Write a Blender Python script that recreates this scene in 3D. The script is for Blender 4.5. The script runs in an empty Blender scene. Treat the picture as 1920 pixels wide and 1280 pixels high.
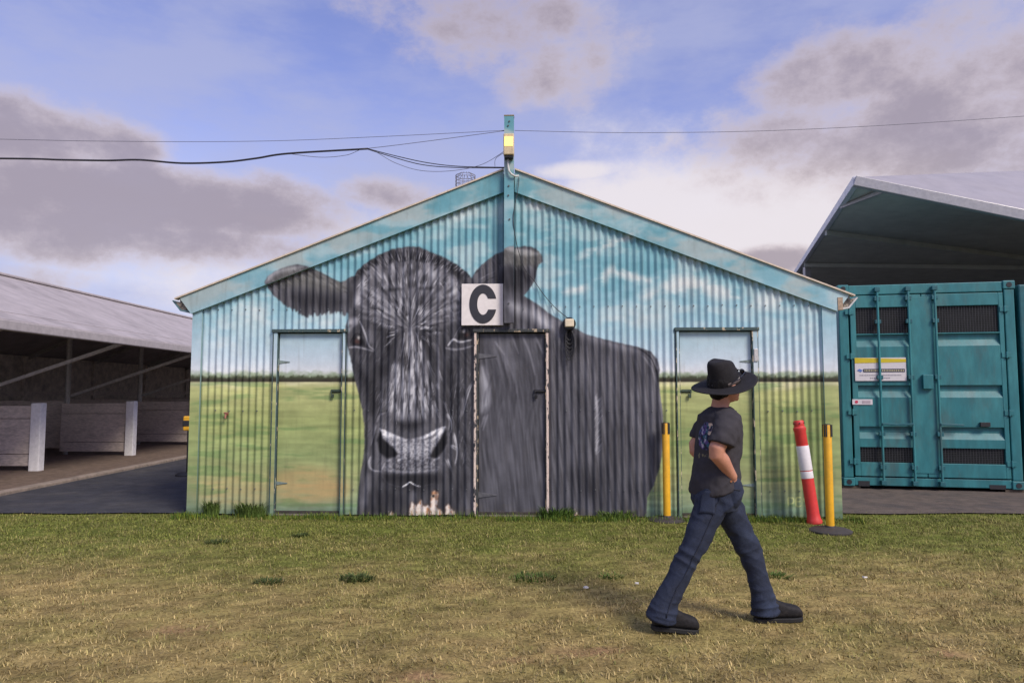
import bpy, bmesh, math, random
import numpy as np
from mathutils import Vector, Matrix, noise as mnoise

R = math.radians
random.seed(7)
rng = np.random.default_rng(7)
scene = bpy.context.scene
COL = scene.collection

# ------------------------------------------------------------------ camera
cam_d = bpy.data.cameras.new('camera')
cam_d.sensor_width = 36.0
cam_d.lens = 1340.0 / 1920.0 * 36.0
cam_d.clip_start = 0.05
cam_d.clip_end = 3000
cam = bpy.data.objects.new('camera', cam_d)
cam.location = (0, 0, 1.38)
cam.rotation_euler = (R(90 + 4.1), 0, 0)
COL.objects.link(cam)
scene.camera = cam

# ------------------------------------------------------------------ light
SUN_EL, SUN_AZ = 42.0, 140.0          # azimuth clockwise from +Y: behind the camera, to its right
sd = bpy.data.lights.new('sun', 'SUN')
sd.energy = 2.4
sd.angle = R(20)
sd.color = (1.0, 0.92, 0.80)
sun = bpy.data.objects.new('sun', sd)
sdir = Vector((math.sin(R(SUN_AZ)) * math.cos(R(SUN_EL)), math.cos(R(SUN_AZ)) * math.cos(R(SUN_EL)), math.sin(R(SUN_EL))))
sun.rotation_euler = (-sdir).to_track_quat('-Z', 'Y').to_euler()
sun.location = (8, -12, 15)
COL.objects.link(sun)

scene.view_settings.view_transform = 'Standard'
scene.view_settings.look = 'None'
scene.view_settings.exposure = 0.45
scene.view_settings.gamma = 1.0
scene.view_settings.use_curve_mapping = False


# ------------------------------------------------------------------ node helpers
class NT:
    def __init__(self, tree):
        self.t = tree
        self.n = tree.nodes
        self.l = tree.links

    def node(self, typ, **kw):
        nd = self.n.new(typ)
        ins = kw.pop('ins', {})
        for k, v in kw.items():
            setattr(nd, k, v)
        for k, v in ins.items():
            self.set(nd, k, v)
        return nd

    def set(self, nd, k, v):
        if isinstance(v, bpy.types.NodeSocket):
            self.l.new(v, nd.inputs[k])
        else:
            nd.inputs[k].default_value = v

    def math(self, op, a, b=None, c=None, clamp=False):
        nd = self.n.new('ShaderNodeMath')
        nd.operation = op
        nd.use_clamp = clamp
        self.set(nd, 0, a)
        if b is not None:
            self.set(nd, 1, b)
        if c is not None:
            self.set(nd, 2, c)
        return nd.outputs[0]

    def vmath(self, op, a, b=None, out=0):
        nd = self.n.new('ShaderNodeVectorMath')
        nd.operation = op
        self.set(nd, 0, a)
        if b is not None:
            self.set(nd, 1, b)
        return nd.outputs[out]

    def mix(self, fac, a, b, blend='MIX'):
        nd = self.n.new('ShaderNodeMix')
        nd.data_type = 'RGBA'
        nd.blend_type = blend
        self.set(nd, 0, fac)
        self.set(nd, 6, a)
        self.set(nd, 7, b)
        return nd.outputs[2]

    def noise(self, vec, scale, detail=4.0, rough=0.55, dist=0.0):
        nd = self.n.new('ShaderNodeTexNoise')
        if vec is not None:
            self.l.new(vec, nd.inputs['Vector'])
        nd.inputs['Scale'].default_value = scale
        nd.inputs['Detail'].default_value = detail
        nd.inputs['Roughness'].default_value = rough
        nd.inputs['Distortion'].default_value = dist
        return nd.outputs[0]

    def smooth(self, v, lo, hi, a=0.0, b=1.0):
        nd = self.n.new('ShaderNodeMapRange')
        nd.interpolation_type = 'SMOOTHSTEP'
        self.set(nd, 0, v)
        nd.inputs[1].default_value = lo
        nd.inputs[2].default_value = hi
        nd.inputs[3].default_value = a
        nd.inputs[4].default_value = b
        return nd.outputs[0]


def srgb(r, g, b, a=1.0):
    def f(c):
        c /= 255.0
        return c / 12.92 if c <= 0.04045 else ((c + 0.055) / 1.055) ** 2.4
    return (f(r), f(g), f(b), a)


def np_lin(c):
    c = np.clip(c / 255.0, 0, 1)
    return np.where(c <= 0.04045, c / 12.92, ((c + 0.055) / 1.055) ** 2.4)


# ------------------------------------------------------------------ world: hazy blue sky with broken mauve cloud
world = bpy.data.worlds.new('World')
scene.world = world
world.use_nodes = True
wt = NT(world.node_tree)
wt.n.clear()
sky = wt.node('ShaderNodeTexSky')
sky.sky_type = 'NISHITA'
sky.sun_disc = False
sky.sun_elevation = R(SUN_EL)
sky.sun_rotation = R(SUN_AZ)
sky.altitude = 100
sky.air_density = 1.0
sky.dust_density = 1.2
sky.ozone_density = 2.5
tc = wt.node('ShaderNodeTexCoord')
D = tc.outputs['Generated']
sep = wt.node('ShaderNodeSeparateXYZ', ins={0: D})
dz = wt.math('MAXIMUM', sep.outputs[2], 0.0)
base_sky = wt.mix(1.0, sky.outputs[0], (1.36, 1.10, 1.46, 1), 'MULTIPLY')
# thin pale veil low down
veil = wt.smooth(dz, 0.12, 0.42, 1.0, 0.0)
base_sky = wt.mix(wt.math('MULTIPLY', veil, 0.78), base_sky, (4.6, 4.8, 6.0, 1))
hz_n = wt.noise(wt.vmath('MULTIPLY', D, (2.2, 2.2, 6.0)), 1.6, 6.0, 0.6, 0.0)
base_sky = wt.mix(wt.smooth(hz_n, 0.30, 0.66, 0.10, 0.72), base_sky, (3.3, 3.5, 5.2, 1))
# domain for cloud noise (flattened towards the horizon)
den = wt.math('ADD', dz, 0.30)
comb = wt.node('ShaderNodeCombineXYZ', ins={0: wt.math('DIVIDE', sep.outputs[0], den), 1: wt.math('DIVIDE', sep.outputs[1], den), 2: 0.0})
P = comb.outputs[0]
n_big = wt.noise(P, 1.15, 6.0, 0.55, 0.4)
n_fine = wt.noise(wt.vmath('MULTIPLY', D, (1.0, 1.0, 1.5)), 8.0, 10.0, 0.66, 0.0)
n_mid = wt.noise(D, 3.4, 4.0, 0.5, 0.0)


def blob(cx, cz, sx, sz, amp):
    """one cloud bank in the sky ahead: direction tangents cx (right), cz (up), half sizes sx, sz"""
    v = Vector((cx, 1.0, cz)).normalized()
    rel = wt.vmath('SUBTRACT', D, tuple(v))
    sc = wt.vmath('MULTIPLY', rel, (1.0 / sx, 0.9, 1.0 / sz))
    ln = wt.vmath('LENGTH', sc, out=1)
    return wt.smooth(ln, 0.15, 1.35, amp, 0.0)


grey_banks = [(0.50, 0.45, 0.18, 0.07, 0.85), (0.62, 0.40, 0.22, 0.10, 0.9), (0.47, 0.37, 0.22, 0.08, 0.8), (0.70, 0.34, 0.16, 0.08, 0.8), (0.36, 0.37, 0.12, 0.06, 0.5),
              (-0.68, 0.365, 0.12, 0.05, 0.95), (-0.56, 0.35, 0.07, 0.045, 0.85), (-0.55, 0.28, 0.24, 0.06, 1.0), (-0.40, 0.265, 0.17, 0.05, 0.95), (-0.68, 0.25, 0.20, 0.07, 0.9), (-0.48, 0.215, 0.22, 0.035, 0.75),
              (-0.17, 0.285, 0.10, 0.032, 0.68), (0.07, 0.46, 0.10, 0.06, 0.62), (-0.02, 0.53, 0.26, 0.06, 0.52), (0.37, 0.185, 0.065, 0.022, 0.8), (-0.70, 0.165, 0.10, 0.02, 0.6), (0.10, 0.66, 0.34, 0.07, 0.5)]
white_banks = [(0.095, 0.315, 0.10, 0.018, 0.75), (0.26, 0.24, 0.34, 0.11, 1.0), (-0.34, 0.15, 0.30, 0.05, 0.5), (-0.10, 0.22, 0.24, 0.05, 0.5), (0.18, 0.36, 0.22, 0.06, 0.35)]
g = None
for b in grey_banks:
    v = blob(*b)
    g = v if g is None else wt.math('MAXIMUM', g, v)
w = None
for b in white_banks:
    v = blob(*b)
    w = v if w is None else wt.math('MAXIMUM', w, v)
# other clouds all round the sky
n_all = wt.smooth(n_big, 0.50, 0.72, 0.0, 0.55)
front = wt.smooth(sep.outputs[1], 0.45, 0.75, 1.0, 0.0)
n_all = wt.math('MULTIPLY', n_all, front)
g = wt.math('MAXIMUM', g, n_all)
tex = wt.math('ADD', wt.math('MULTIPLY', wt.math('SUBTRACT', n_fine, 0.5), 1.7), wt.math('MULTIPLY', wt.math('SUBTRACT', n_mid, 0.5), 1.3))
gm = wt.smooth(wt.math('ADD', g, tex), 0.14, 0.80)
gm = wt.math('MULTIPLY', gm, wt.smooth(g, 0.02, 0.2))
wm = wt.smooth(wt.math('ADD', w, wt.math('MULTIPLY', tex, 0.7)), 0.15, 0.85)
core = wt.smooth(wt.math('ADD', g, wt.math('MULTIPLY', tex, 1.25)), 0.36, 1.10)
greyc = wt.mix(core, (4.9, 4.25, 4.5, 1), (2.75, 2.34, 2.72, 1))
skyc = wt.mix(wt.math('MULTIPLY', wm, 0.8), base_sky, (6.7, 6.15, 6.1, 1))
skyc = wt.mix(wt.math('MULTIPLY', gm, 0.86), skyc, greyc)
bg = wt.node('ShaderNodeBackground', ins={0: skyc, 1: 0.1})
wo = wt.node('ShaderNodeOutputWorld', ins={0: bg.outputs[0]})

# ------------------------------------------------------------------ materials
MATS = {}


def mat(name, col, rough=0.6, metal=0.0, var=0.12, scale=6.0, bump=0.0, bscale=40.0, col2=None, lo=0.45, hi=0.6, spec=0.5, stretch=None, dirt=0.0):
    if name in MATS:
        return MATS[name]
    m = bpy.data.materials.new(name)
    m.use_nodes = True
    t = NT(m.node_tree)
    bs = t.n['Principled BSDF']
    co = t.node('ShaderNodeTexCoord').outputs['Object']
    if stretch:
        co = t.vmath('MULTIPLY', co, stretch)
    n1 = t.noise(co, scale, 6.0, 0.6)
    c = tuple(col[:3]) + (1,)
    if col2 is not None:
        base = t.mix(t.smooth(n1, lo, hi), c, tuple(col2[:3]) + (1,))
    else:
        base = t.node('ShaderNodeRGB')
        base.outputs[0].default_value = c
        base = base.outputs[0]
    k = t.smooth(t.noise(co, scale * 3.1, 5.0, 0.65), 0.25, 0.75, 1.0 - var, 1.0 + var)
    kk = t.node('ShaderNodeCombineColor', ins={0: k, 1: k, 2: k}).outputs[0]
    base = t.mix(1.0, base, kk, 'MULTIPLY')
    if dirt:
        dn = t.smooth(t.noise(co, scale * 0.7, 7.0, 0.7), 0.48, 0.72, 0.0, dirt)
        base = t.mix(dn, base, (0.09, 0.075, 0.06, 1))
    t.set(bs, 'Base Color', base)
    t.set(bs, 'Roughness', t.smooth(n1, 0.2, 0.8, max(0.02, rough - 0.1), min(1, rough + 0.1)))
    bs.inputs['Metallic'].default_value = metal
    bs.inputs['Specular IOR Level'].default_value = spec
    if bump:
        bn = t.node('ShaderNodeBump', ins={'Strength': bump, 'Distance': 0.02, 'Height': t.noise(co, bscale, 5.0, 0.6)})
        t.l.new(bn.outputs[0], bs.inputs['Normal'])
    MATS[name] = m
    return m


def attr_mat(name, attr, rough=0.5, spec=0.4, nscale=14.0, var=0.08, bump=0.0, bscale=60.0, both=False):
    if name in MATS:
        return MATS[name]
    m = bpy.data.materials.new(name)
    m.use_nodes = True
    t = NT(m.node_tree)
    bs = t.n['Principled BSDF']
    a = t.node('ShaderNodeAttribute', attribute_name=attr)
    co = t.node('ShaderNodeTexCoord').outputs['Object']
    k = t.smooth(t.noise(co, nscale, 6.0, 0.65), 0.25, 0.75, 1.0 - var, 1.0 + var)
    kk = t.node('ShaderNodeCombineColor', ins={0: k, 1: k, 2: k}).outputs[0]
    base = t.mix(1.0, a.outputs[0], kk, 'MULTIPLY')
    t.set(bs, 'Base Color', base)
    t.set(bs, 'Roughness', t.smooth(t.noise(co, nscale * 0.6, 5.0, 0.6), 0.25, 0.75, rough - 0.1, rough + 0.12))
    bs.inputs['Specular IOR Level'].default_value = spec
    if bump:
        bn = t.node('ShaderNodeBump', ins={'Strength': bump, 'Distance': 0.01, 'Height': t.noise(co, bscale, 5.0, 0.6)})
        t.l.new(bn.outputs[0], bs.inputs['Normal'])
    MATS[name] = m
    return m


def emit_mat(name, col, strength):
    m = bpy.data.materials.new(name)
    m.use_nodes = True
    t = NT(m.node_tree)
    bs = t.n['Principled BSDF']
    bs.inputs['Base Color'].default_value = tuple(col[:3]) + (1,)
    bs.inputs['Roughness'].default_value = 0.3
    bs.inputs['Emission Color'].default_value = tuple(col[:3]) + (1,)
    bs.inputs['Emission Strength'].default_value = strength
    return m


# ------------------------------------------------------------------ object helpers
def link(o, parent=None):
    COL.objects.link(o)
    if parent is not None:
        o.parent = parent
    return o


def tag(o, label=None, cat=None, group=None, kind=None):
    if label:
        o['label'] = label
    if cat:
        o['category'] = cat
    if group:
        o['group'] = group
    if kind:
        o['kind'] = kind
    return o


def empty(name, loc=(0, 0, 0), rz=0.0):
    o = bpy.data.objects.new(name, None)
    o.empty_display_size = 0.2
    o.location = loc
    o.rotation_euler = (0, 0, rz)
    return link(o)


class MB:
    def __init__(self):
        self.v = []
        self.f = []

    def box(self, x0, x1, y0, y1, z0, z1):
        b = len(self.v)
        self.v += [(x0, y0, z0), (x1, y0, z0), (x1, y1, z0), (x0, y1, z0), (x0, y0, z1), (x1, y0, z1), (x1, y1, z1), (x0, y1, z1)]
        self.f += [(b, b + 3, b + 2, b + 1), (b + 4, b + 5, b + 6, b + 7), (b, b + 1, b + 5, b + 4), (b + 1, b + 2, b + 6, b + 5), (b + 2, b + 3, b + 7, b + 6), (b + 3, b, b + 4, b + 7)]
        return self

    def prism(self, poly, y0, y1):
        """polygon in x,z extruded along y"""
        b = len(self.v)
        n = len(poly)
        self.v += [(p[0], y0, p[1]) for p in poly] + [(p[0], y1, p[1]) for p in poly]
        self.f += [tuple(b + i for i in range(n)), tuple(b + n + i for i in reversed(range(n)))]
        for i in range(n):
            j = (i + 1) % n
            self.f.append((b + j, b + i, b + n + i, b + n + j))
        return self

    def bar(self, a, c, w, h, upv=(0, 0, 1)):
        a = Vector(a)
        c = Vector(c)
        d = (c - a).normalized()
        s = d.cross(Vector(upv))
        if s.length < 1e-4:
            s = d.cross(Vector((0, 1, 0)))
        s.normalize()
        u = s.cross(d)
        b = len(self.v)
        for p in (a, c):
            for i, j in ((-1, -1), (1, -1), (1, 1), (-1, 1)):
                self.v.append(tuple(p + s * (i * w / 2) + u * (j * h / 2)))
        self.f += [(b, b + 1, b + 2, b + 3), (b + 7, b + 6, b + 5, b + 4)]
        for i in range(4):
            j = (i + 1) % 4
            self.f.append((b + j, b + i, b + 4 + i, b + 4 + j))
        return self

    def tube(self, pts, r, n=8, cap=True):
        pts = [Vector(p) for p in pts]
        rs = r if isinstance(r, (list, tuple)) else [r] * len(pts)
        b = len(self.v)
        prev = None
        for i, p in enumerate(pts):
            d = (pts[min(i + 1, len(pts) - 1)] - pts[max(i - 1, 0)]).normalized()
            if prev is None:
                s = d.cross(Vector((0, 0, 1)))
                if s.length < 0.05:
                    s = d.cross(Vector((0, 1, 0)))
            else:
                s = prev - d * prev.dot(d)
            s.normalize()
            prev = s
            u = d.cross(s)
            for k in range(n):
                a = 2 * math.pi * k / n
                self.v.append(tuple(p + (s * math.cos(a) + u * math.sin(a)) * rs[i]))
        for i in range(len(pts) - 1):
            for k in range(n):
                k2 = (k + 1) % n
                self.f.append((b + i * n + k, b + i * n + k2, b + (i + 1) * n + k2, b + (i + 1) * n + k))
        if cap:
            self.f.append(tuple(b + k for k in reversed(range(n))))
            e = b + (len(pts) - 1) * n
            self.f.append(tuple(e + k for k in range(n)))
        return self

    def lathe(self, prof, n=24, c=(0, 0, 0)):
        b = len(self.v)
        for r, z in prof:
            for k in range(n):
                a = 2 * math.pi * k / n
                self.v.append((c[0] + r * math.cos(a), c[1] + r * math.sin(a), c[2] + z))
        for i in range(len(prof) - 1):
            for k in range(n):
                k2 = (k + 1) % n
                self.f.append((b + i * n + k, b + i * n + k2, b + (i + 1) * n + k2, b + (i + 1) * n + k))
        self.f.append(tuple(b + k for k in reversed(range(n))))
        e = b + (len(prof) - 1) * n
        self.f.append(tuple(e + k for k in range(n)))
        return self

    def loft(self, rings):
        """rings: list of equal-length point lists; closed tube with caps"""
        n = len(rings[0])
        b = len(self.v)
        for rg in rings:
            self.v += [tuple(p) for p in rg]
        for i in range(len(rings) - 1):
            for k in range(n):
                k2 = (k + 1) % n
                self.f.append((b + i * n + k, b + i * n + k2, b + (i + 1) * n + k2, b + (i + 1) * n + k))
        self.f.append(tuple(b + k for k in reversed(range(n))))
        e = b + (len(rings) - 1) * n
        self.f.append(tuple(e + k for k in range(n)))
        return self

    def build(self, name, m, parent=None, smooth=False, bevel=0.0, seg=2):
        me = bpy.data.meshes.new(name)
        me.from_pydata(self.v, [], self.f)
        bm = bmesh.new()
        bm.from_mesh(me)
        bmesh.ops.recalc_face_normals(bm, faces=bm.faces)
        bm.to_mesh(me)
        bm.free()
        if m:
            me.materials.append(m)
        o = link(bpy.data.objects.new(name, me), parent)
        if smooth:
            me.polygons.foreach_set('use_smooth', [True] * len(me.polygons))
            if smooth != 'all':
                md = o.modifiers.new('edges', 'EDGE_SPLIT')
                md.split_angle = R(38)
        if bevel:
            md = o.modifiers.new('bevel', 'BEVEL')
            md.width = bevel
            md.segments = seg
            md.limit_method = 'ANGLE'
            md.angle_limit = R(35)
        return o


def grid_mesh(name, V, faces, m, parent=None, cols=None, attr='mural', smooth=True):
    me = bpy.data.meshes.new(name)
    nv = len(V)
    nf, k = faces.shape
    me.vertices.add(nv)
    me.vertices.foreach_set('co', np.ascontiguousarray(V, dtype=np.float32).ravel())
    me.loops.add(nf * k)
    me.loops.foreach_set('vertex_index', np.ascontiguousarray(faces, dtype=np.int32).ravel())
    me.polygons.add(nf)
    me.polygons.foreach_set('loop_start', np.arange(0, nf * k, k, dtype=np.int32))
    me.polygons.foreach_set('loop_total', np.full(nf, k, dtype=np.int32))
    me.polygons.foreach_set('use_smooth', np.full(nf, bool(smooth), dtype=bool))
    me.update(calc_edges=True)
    if cols is not None:
        ca = me.color_attributes.new(attr, 'FLOAT_COLOR', 'POINT')
        c4 = np.ones((nv, 4), dtype=np.float32)
        c4[:, :3] = cols
        ca.data.foreach_set('color', c4.ravel())
    if m:
        me.materials.append(m)
    return link(bpy.data.objects.new(name, me), parent)


def quads(nc, nr):
    """faces of an nc x nr vertex grid, index = c*nr + r"""
    c, r = np.meshgrid(np.arange(nc - 1), np.arange(nr - 1), indexing='ij')
    a = (c * nr + r).ravel()
    return np.stack([a, a + nr, a + nr + 1, a + 1], 1)


# ------------------------------------------------------------------ numpy noise
_NT = np.random.default_rng(99).random((256, 256)).astype(np.float32)


def vnoise(x, y, seed=0):
    x = np.asarray(x, np.float32) + np.float32(seed * 7.31 % 251)
    y = np.asarray(y, np.float32) + np.float32(seed * 3.77 % 241)
    xi = np.floor(x)
    yi = np.floor(y)
    fx = x - xi
    fy = y - yi
    fx *= fx * (3 - 2 * fx)
    fy *= fy * (3 - 2 * fy)
    xi = xi.astype(np.int32) & 255
    yi = yi.astype(np.int32) & 255
    x1 = (xi + 1) & 255
    y1 = (yi + 1) & 255
    f = _NT.ravel()
    xi <<= 8
    x1 <<= 8
    a = f.take(xi + yi)
    c = f.take(xi + y1)
    a += (f.take(x1 + yi) - a) * fx
    c += (f.take(x1 + y1) - c) * fx
    a += (c - a) * fy
    return a


def fbm(x, y, seed=0, octv=4):
    s = 0
    a = 0.5
    tot = 0
    for i in range(octv):
        s = s + a * vnoise(x, y, seed + i * 17)
        tot += a
        x = x * 2.03 + 5.1
        y = y * 2.03 + 1.7
        a *= 0.5
    return s / tot


def sstep(v, lo, hi):
    t = np.clip((v - lo) / (hi - lo), 0, 1)
    return t * t * (3 - 2 * t)

# ================================================================== SETTING: ground
def lawn_green(x, y):
    """how green (1) or straw-dry (0) the turf is"""
    g = sstep(y + 1.3 * (fbm(x * 0.55, y * 0.55, 3) - 0.5), 4.4, 7.3) * 0.86
    g = g + 0.55 * (fbm(x * 1.3, y * 2.2, 11) - 0.5) + 0.62 * (fbm(x * 5.5, y * 8.5, 12) - 0.5)
    return np.clip(g + 0.12, 0, 1)


def bare(x, y):
    spots = 0
    for a, b, r in ((-0.46, 3.62, .16), (0.42, 3.95, .20), (0.02, 3.80, .10), (-1.9, 4.3, .2), (2.3, 3.9, .16)):
        spots = spots + np.exp(-(((x - a) / r) ** 2 + ((y - b) / (r * .55)) ** 2))
    return np.clip(spots * 1.1, 0, 1) * sstep(fbm(x * 9, y * 14, 29), .25, .6)


ground = MB()
ground.v = [(-900, -300, -0.03), (900, -300, -0.03), (900, 1500, -0.03), (-900, 1500, -0.03)]
ground.f = [(0, 1, 2, 3)]
tag(ground.build('ground', mat('ground_earth', (0.15, 0.125, 0.085), 0.95, var=0.3, scale=0.6, col2=(0.10, 0.11, 0.05))), kind='structure')

# lawn sheet with its own patches
gx = np.linspace(-16, 16, 401)
gy = np.linspace(-4, 8.6, 253)
XX, YY = np.meshgrid(gx, gy, indexing='ij')
ZZ = 0.020 * (fbm(XX * 1.7, YY * 1.7, 5) - 0.5) + 0.012 * (fbm(XX * 7, YY * 7, 6) - 0.5)
ZZ = ZZ * (1 - sstep(YY, 7.3, 8.0)) - 0.004
G = lawn_green(XX, YY)
Bm = bare(XX, YY)
STRAW = np.array([0.390, 0.290, 0.115])
GREEN = np.array([0.150, 0.178, 0.036])
EARTH = np.array([0.330, 0.190, 0.105])
lc = STRAW * (1 - G[..., None]) * 0.80 + GREEN * G[..., None] * 0.85
spk = fbm(XX * 14, YY * 14, 41)
lc = lc * (0.65 + 0.7 * spk[..., None]) * (0.70 + 0.50 * sstep(fbm(XX * 11, YY * 16, 52, 3), .28, .72)[..., None])
lc = lc * (1 - 0.75 * Bm[..., None]) + EARTH * 0.75 * Bm[..., None]
mlawn = attr_mat('lawn_soil', 'mural', 0.95, 0.1, 38.0, 0.42, 0.9, 90.0)
lawn = grid_mesh('lawn', np.stack([XX, YY, ZZ], -1).reshape(-1, 3), quads(401, 253), mlawn, None, lc.reshape(-1, 3))
tag(lawn, kind='structure')

# asphalt lane beside and behind the shed (its near edge frays into the turf), packed dirt on the right
def sheet(name, poly, z, m):
    b = MB()
    b.v = [(p[0], p[1], z) for p in poly]
    b.f = [tuple(range(len(poly)))]
    return tag(b.build(name, m), kind='structure')


mask_edge = [(-30, 8.05), (-12, 8.2), (-9, 8.28), (-7.2, 8.25), (-5.8, 8.33), (-4.6, 8.26), (-3.6, 8.3)]
sheet('asphalt_road', [(-7.3, 8.2), (-6.9, 8.3), (-6.2, 8.22), (-5.6, 8.3), (-5.1, 8.24), (-4.4, 8.31), (-3.5, 8.27), (-3.5, 60), (-6.85, 60), (-6.85, 14), (-30, 14.02), (-30, 8.1), (-12, 8.15), (-9, 8.24)], 0.012,
      mat('asphalt', (0.036, 0.036, 0.042), 0.9, var=0.30, scale=1.6, bump=0.6, bscale=70, col2=(0.060, 0.056, 0.056), lo=0.45, hi=0.7))
sheet('dirt_yard', [(3.5, 8.3), (4.3, 8.22), (5.2, 8.3), (6.4, 8.2), (7.6, 8.28), (30, 8.2), (30, 60), (3.5, 60)], 0.012,
      mat('packed_dirt', (0.115, 0.088, 0.070), 0.95, var=0.30, scale=2.2, bump=0.5, bscale=60, col2=(0.075, 0.062, 0.055), lo=0.4, hi=0.7))
sheet('stall_floor', [(-30, 8.6), (-6.98, 8.6), (-6.98, 60), (-30, 60)], 0.018,
      mat('stall_dirt', (0.15, 0.105, 0.075), 0.95, var=0.35, scale=2.5, bump=0.6, bscale=50))
tag(MB().box(-6.98, -6.80, 8.7, 60, -0.02, 0.055).build('kerb', mat('kerb_concrete', (0.27, 0.215, 0.17), 0.9, var=0.3, scale=4, dirt=0.5), None, bevel=0.012), kind='structure')

# ================================================================== MURAL (drawn in numpy, carried by the wall as a colour attribute)
# drawing units: about 165 to the metre; x to the right, y downwards
HM = (163.716951, 8.605777, 955.0, -3.212501, -161.842062, 968.5, -0.004365, 0.008964)
CX0, CY0, CX1, CY1, CS = 325, 205, 1615, 985, 1.5
CW, CH = int((CX1 - CX0) * CS), int((CY1 - CY0) * CS)
cyy, cxx = np.mgrid[0:CH, 0:CW].astype(np.float32)
PX = cxx / CS + CX0
PY = cyy / CS + CY0


def blur(a, r):
    r = int(round(r * CS))
    if r < 1:
        return a
    for _ in range(2):
        for ax in (0, 1):
            p = np.pad(a, [(r + 1, r) if i == ax else (0, 0) for i in range(2)], mode='edge')
            c = np.cumsum(p, axis=ax, dtype=np.float64)
            n = a.shape[ax]
            if ax == 0:
                a = (c[2 * r + 1:2 * r + 1 + n] - c[:n]) / (2 * r + 1)
            else:
                a = (c[:, 2 * r + 1:2 * r + 1 + n] - c[:, :n]) / (2 * r + 1)
    return a.astype(np.float32)


WX = (fbm(PX / 5.0, PY / 5.0, 51, 2) - 0.5).astype(np.float32)
WY = (fbm(PX / 5.0, PY / 5.0, 57, 2) - 0.5).astype(np.float32)


def poly_mask(pts, soft=1.0, warp=0.0, jag=None):
    pad_ = soft * 3 + warp + 8
    i0 = max(0, int((min(p[0] for p in pts) - pad_ - CX0) * CS))
    i1 = min(CW, int((max(p[0] for p in pts) + pad_ - CX0) * CS) + 2)
    j0 = max(0, int((min(p[1] for p in pts) - pad_ - CY0) * CS))
    j1 = min(CH, int((max(p[1] for p in pts) + pad_ - CY0) * CS) + 2)
    sl = (slice(j0, j1), slice(i0, i1))
    x = PX[sl] + WX[sl] * warp
    y = PY[sl] + WY[sl] * warp
    if jag is not None:
        y = y + jag[sl]
    m = np.zeros(x.shape, bool)
    n = len(pts)
    for i in range(n):
        x0, y0 = pts[i]
        x1, y1 = pts[(i + 1) % n]
        if y0 == y1:
            continue
        c = ((y0 > y) != (y1 > y)) & (x < (x1 - x0) * (y - y0) / (y1 - y0) + x0)
        m ^= c
    full = np.zeros((CH, CW), np.float32)
    full[sl] = blur(m.astype(np.float32), soft)
    return full


def seg_cov(pts, w0, w1, soft=1.0):
    """coverage of a tapering brush stroke; returns slices and alpha"""
    pts = [(float(a), float(b)) for a, b in pts]
    if len(pts) > 2:      # round the corners
        q = [pts[0]]
        for k in range(len(pts) - 1):
            p0, p1, p2, p3 = pts[max(0, k - 1)], pts[k], pts[k + 1], pts[min(len(pts) - 1, k + 2)]
            for t in (.33, .67, 1.0):
                q.append(tuple(0.5 * (2 * p1[c] + (p2[c] - p0[c]) * t + (2 * p0[c] - 5 * p1[c] + 4 * p2[c] - p3[c]) * t * t + (3 * p1[c] - p0[c] - 3 * p2[c] + p3[c]) * t ** 3) for c in (0, 1)))
        pts = q
    wm_ = max(w0, w1) + soft + 1
    xs = [p[0] for p in pts]
    ys = [p[1] for p in pts]
    i0 = max(0, int((min(xs) - wm_ - CX0) * CS))
    i1 = min(CW, int((max(xs) + wm_ - CX0) * CS) + 2)
    j0 = max(0, int((min(ys) - wm_ - CY0) * CS))
    j1 = min(CH, int((max(ys) + wm_ - CY0) * CS) + 2)
    if i1 <= i0 or j1 <= j0:
        return None
    x = PX[j0:j1, i0:i1]
    y = PY[j0:j1, i0:i1]
    best = np.zeros(x.shape, np.float32)
    n = len(pts) - 1
    for k in range(n):
        ax, ay = pts[k]
        bx, by = pts[k + 1]
        dx, dy = bx - ax, by - ay
        L = dx * dx + dy * dy + 1e-6
        t = np.clip(((x - ax) * dx + (y - ay) * dy) / L, 0, 1)
        d = np.hypot(x - ax - t * dx, y - ay - t * dy)
        tt = (k + t) / n
        wv = (w0 + (w1 - w0) * tt) * (0.35 + 0.65 * np.minimum(1, tt * 5)) * (0.35 + 0.65 * np.minimum(1, (1 - tt) * 4))
        best = np.maximum(best, np.clip((wv + soft * 0.5 - d) / soft, 0, 1))
    return slice(j0, j1), slice(i0, i1), best


def soft_add(L, pts, w, soft, amt, w1=None):
    r = seg_cov(pts, w, w if w1 is None else w1, soft)
    if r:
        a = r[2]
        L[r[0], r[1]] += amt * a * a * (3 - 2 * a)


def brush(L, pts, w0, w1, val, alpha, soft=0.9):
    r = seg_cov(pts, w0, w1, soft)
    if r:
        a = r[2] * alpha
        L[r[0], r[1]] = L[r[0], r[1]] * (1 - a) + val * a


def ramp(v, stops):
    xs = [s[0] for s in stops]
    return np.stack([np.interp(v, xs, [s[1][k] for s in stops]) for k in range(3)], -1).astype(np.float32)


def comp(img, col, a):
    a = np.clip(a, 0, 1)[..., None]
    return img * (1 - a) + np.asarray(col, np.float32) * a


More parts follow.
